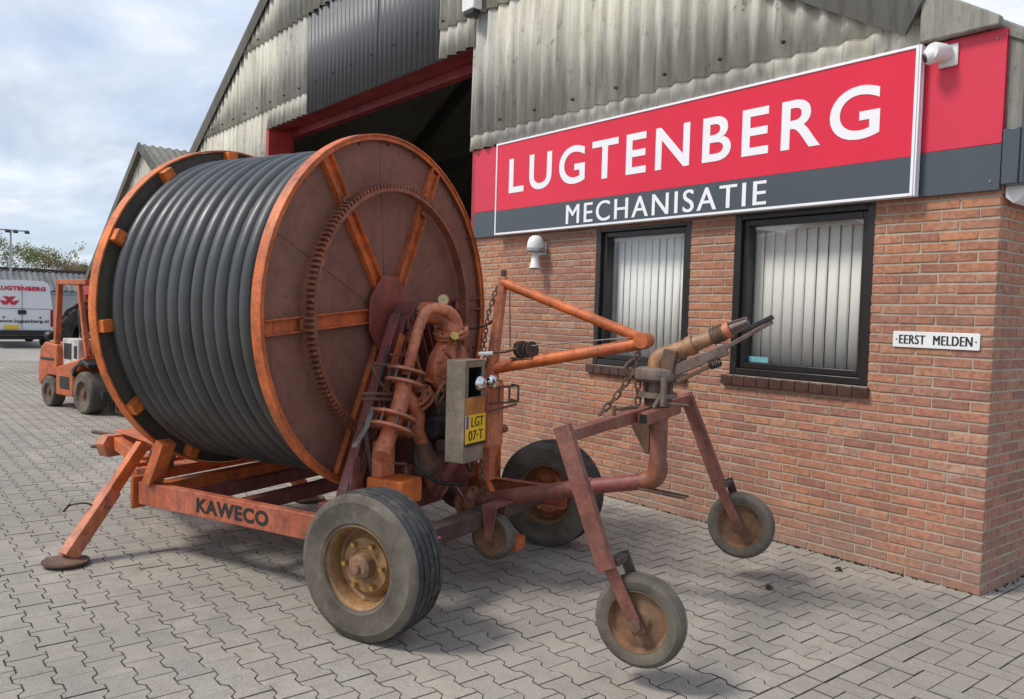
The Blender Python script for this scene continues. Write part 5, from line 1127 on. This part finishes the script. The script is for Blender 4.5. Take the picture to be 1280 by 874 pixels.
# ================================================================== FAR BARN, LOW SHED
fb = thing('far_barn', 'grey corrugated barn gable beyond the hose reel, left of the workshop', 'building', (-19, 0, 0))
ax0, az0, sl = -17.95, 5.12, 0.541
fz = lambda x: az0-abs(x-ax0)*sl
x0 = -23.3; w = PITCH_*6; x = x0
while x < -15.55:
    x1 = min(x+w, -15.52); n = int(round((x1-x)/PITCH_*6)); 
    for za, zb in ((0.0, 2.4), (2.32, 3.55), (3.47, 5.2)):
        vs, fs, cl = [], [], []
        for i in range(n+1):
            xx = x+(x1-x)*i/n; d = 0.024*math.sin(2*PI*xx/PITCH_); zt = min(zb, fz(xx)-0.03); zb_ = za
            if zt <= zb_+0.02: cl.append(None); continue
            cl.append(len(vs)//2); vs += [(xx, 0.05+d-0.012, zb_), (xx, 0.05+d, zt)]
        for i in range(n):
            if cl[i] is not None and cl[i+1] is not None: fs.append((cl[i]*2, cl[i+1]*2, cl[i+1]*2+1, cl[i]*2+1))
        if fs:
            q = MB(); q.add(vs, fs); q.build('corrugated_sheet', 'fibre', fb, angle=60)
    x = x1
for sgn, xe in ((-1, -23.5), (1, -15.42)):
    q = MB(); N = int(22/PITCH_*6); vs = []
    for i in range(N+1):
        y = -0.06+22*i/N; d = 0.022*math.sin(2*PI*y/PITCH_); vs += [(xe, y, fz(xe)+0.04+d), (ax0, y, az0+0.04+d), (xe, y, fz(xe)-0.03), (ax0, y, az0-0.03)]
    fs = []
    for i in range(N): a, b = 4*i, 4*i+4; fs += [(a, a+1, b+1, b), (a+2, b+2, b+3, a+3)]
    fs += [(0, 2, 3, 1)]
    q.add(vs, fs); q.build('roof', 'roof_fibre', fb, angle=60)
    q = MB(); q.bar((xe, -0.08, fz(xe)), (ax0, -0.08, az0), 0.03, 0.18); q.build('verge_board', 'fibre_dark', fb, 0.005)
q = MB(); q.b2(-23.3, -23.2, 0.1, 22, 0, 2.2); q.b2(-15.6, -15.5, 0.1, 22, 0, 3.7); q.build('side_wall', 'interior', fb, smooth=False)
q = MB(); q.b2(-23.45, -22.2, -0.12, -0.02, 1.75, 2.08); q.b2(-23.45, -23.3, -0.12, -0.02, 0, 1.75); q.build('red_door_rail', 'door_red', fb, 0.01)

sd_ = thing('low_shed', 'long low grey shed with corrugated roof behind the van', 'shed', (-46, -3, 0))
q = MB(); N = int(24/PITCH_*4); vs = []
for i in range(N+1):
    y = -19.0+23.6*i/N; d = 0.03*math.sin(2*PI*y/(PITCH_*1.5)); vs += [(-43.5, y, 2.05+d), (-45.4, y, 3.05+d), (-48.0, y, 2.0+d)]
q.add(vs, [(3*i+j, 3*i+3+j, 3*i+4+j, 3*i+1+j) for i in range(N) for j in (0, 1)]); q.build('roof', 'shed_roof', sd_, angle=70)
q = MB(); q.b2(-45.5, -45.3, -19.1, 4.7, 3.04, 3.16); q.build('ridge_cap', 'rust_dark', sd_, 0.02)
q = MB(); q.b2(-47.8, -43.8, -18.9, 4.4, 0, 2.0); q.build('wall', 'pale_blue', sd_, smooth=False)
for k in range(7):
    q = MB(); y = -17+3.1*k; q.b2(-43.79, -43.72, y, y+1.9, 0.05, 1.85); q.build('door', 'galv', sd_, 0.02)

# ================================================================== TRACTOR TYRES AND PALLET BOX behind the forklift
def tractor_tyre(loc, rz, r_, w, label):
    t_ = thing('tractor_tyre', label, 'tyre', loc, rz, 'tractor tyres behind the forklift', False)
    q = MB(); q.lathe([(r_*0.55, w*0.40), (r_*0.66, w*0.5), (r_*0.88, w*0.48), (r_*0.94, w*0.40), (r_*0.95, 0), (r_*0.94, -w*0.40), (r_*0.88, -w*0.48), (r_*0.66, -w*0.5), (r_*0.55, -w*0.40)], (0, 0, r_), (0, 1, 0), 48); q.build('casing', 'rubber_dark', t_)
    n = 20
    for k in range(n):
        for s_ in (-1, 1):
            q = MB(); a = 2*PI*(k+(0.5 if s_ > 0 else 0))/n; prev = []
            for j in range(4):
                aa = a+j*0.075; y = s_*w*(0.02+0.15*j); rr_ = r_*(1.0 if j < 3 else 0.965)
                prev.append((Vector((rr_*math.cos(aa), y, r_+rr_*math.sin(aa)))))
            for j in range(3): q.bar(prev[j], prev[j+1], 0.05, 0.075, (prev[j]-Vector((0, 0, r_))).normalized())
            q.build('tread_lug', 'rubber_dark', t_)
tractor_tyre((-17.8, -0.95, 0), R(62), 0.78, 0.50, 'big lugged tractor tyre standing behind the forklift, left of the pair')
tractor_tyre((-17.0, -0.25, 0), R(55), 0.72, 0.48, 'big lugged tractor tyre standing behind the forklift, right of the pair')
pb = thing('pallet_box', 'wooden crate standing behind the tractor tyres', 'crate', (-19.2, -0.6, 0))
for k in range(7):
    q = MB(); z = 0.12+k*0.20
    q.b2(-19.7, -19.66, -1.0, 0.6, z, z+0.17); q.b2(-18.74, -18.70, -1.0, 0.6, z, z+0.17); q.b2(-19.65, -18.75, -1.0, -0.96, z, z+0.17); q.b2(-19.65, -18.75, 0.56, 0.6, z, z+0.17); q.build('board_course', 'wood', pb, smooth=False)
q = MB(); q.b2(-19.65, -18.75, -0.95, 0.55, 0.10, 0.14); q.build('floor', 'wood', pb, smooth=False)
for y in (-0.95, -0.2, 0.5):
    q = MB(); q.b2(-19.7, -18.7, y, y+0.1, 0, 0.10); q.build('skid', 'wood', pb, smooth=False)

# ================================================================== FLOODLIGHT POLE
lp_ = thing('floodlight_pole', 'tall galvanised pole with floodlights rising behind the van', 'lamp post', (-42, 0.45, 0))
q = MB(); q.tube([(-42, 0.45, 0), (-42, 0.45, 4.75)], [0.065, 0.04], 12); q.build('pole', 'galv', lp_)
q = MB(); q.b2(-42.04, -41.96, -0.25, 1.15, 4.72, 4.78); q.build('crossarm', 'galv', lp_)
for y in (-0.2, 0.30, 0.62, 1.08):
    q = MB(); q.box((-41.85, y, 4.70), (0.22, 0.20, 0.09), Euler((0, 0.5, 0)).to_matrix()); q.build('floodlight', 'black', lp_, 0.02)

# ================================================================== TREES
def tree(loc, h, spread, leafmat, label, seed, leaves=2600, bare=0.5):
    rr = random.Random(seed); L0 = Vector(loc); t_ = thing('tree', label, 'tree', loc, 0, 'trees behind the low shed')
    tr = MB(); ends = []
    def limb(p, d, ln, r0, depth):
        pts, rs = [p], [r0]; n = 5
        for i in range(n):
            d = (d+Vector((rr.uniform(-1, 1), rr.uniform(-1, 1), rr.uniform(-0.3, 0.6)))*0.16).normalized(); p = p+d*ln/n; pts.append(p); rs.append(r0*(1-0.75*(i+1)/n))
        tr.tube(pts, rs, 6 if depth < 2 else 4)
        if depth >= 3: ends.extend(pts[1:]); return
        for k in range(rr.choice((3, 4)) if depth else 7):
            i = rr.randrange(2, n+1) if depth else rr.randrange(2, n+1); a = rr.uniform(0, 6.28); el = rr.uniform(0.25, 0.9)
            nd = Vector((math.cos(a)*math.cos(el)*spread, math.sin(a)*math.cos(el)*spread, math.sin(el)+0.15)).normalized(); limb(pts[i], nd, ln*rr.uniform(0.42, 0.62), rs[i]*0.7, depth+1)
    limb(L0, Vector((0, 0, 1)), h*0.62, h*0.020, 0); tr.build('trunk', 'bark', t_)
    q = MB()
    for k in range(leaves):
        e = rr.choice(ends); c = e+Vector((rr.gauss(0, 1), rr.gauss(0, 1), rr.gauss(0, 0.8)))*h*0.030; s_ = rr.uniform(0.035, 0.085)*h/8
        rot = Euler((rr.uniform(0, 6), rr.uniform(0, 6), rr.uniform(0, 6))).to_matrix(); q.add([c+rot @ Vector(v)*s_ for v in ((-1, -0.6, 0), (1, -0.6, 0.2), (1, 0.6, 0), (-1, 0.6, -0.2))], [(0, 1, 2, 3)], rr.random())
    cr = q.build('crown', leafmat, t_, smooth=False); cr['kind'] = 'stuff'
tree((-62, 2.2, 0), 6.0, 0.8, 'leaf1', 'thin bare spring tree nearest the floodlight pole', 1, 2200)
tree((-63, 4.2, 0), 5.9, 0.8, 'leaf1', 'thin pale tree second from the floodlight pole', 2, 3200)
tree((-62, 6.2, 0), 4.9, 0.9, 'leaf2', 'russet brown spring tree between the thin pale trees', 3, 7000)
tree((-64, 8.0, 0), 4.6, 1.0, 'leaf1', 'pale green bushy tree left of the far barn', 4, 8000)
tree((-66, 9.8, 0), 4.5, 1.0, 'leaf1', 'pale green tree partly hidden by the far barn', 5, 8000)
tree((-60, -0.6, 0), 3.8, 1.0, 'leaf2', 'low green bush-like tree at the left edge of the photo', 6, 5000)
q = MB(); rr = random.Random(3)
for k in range(5200):
    y = rr.uniform(-40, 30); z = abs(rr.gauss(0, 1))*0.9+0.1; c = Vector((-78+rr.uniform(-3, 3), y, z)); s_ = rr.uniform(0.15, 0.4)
    rot = Euler((rr.uniform(0, 6), rr.uniform(0, 6), rr.uniform(0, 6))).to_matrix(); q.add([c+rot @ Vector(v)*s_ for v in ((-1, -0.6, 0), (1, -0.6, 0.2), (1, 0.6, 0), (-1, 0.6, -0.2))], [(0, 1, 2, 3)], rr.random())
tag(q.build('hedgerow', 'leaf1', None, smooth=False), 'distant green hedgerow along the horizon behind the shed', 'hedge', kind='stuff')
for o in bpy.data.objects:
    if '_w' in o: del o['_w']
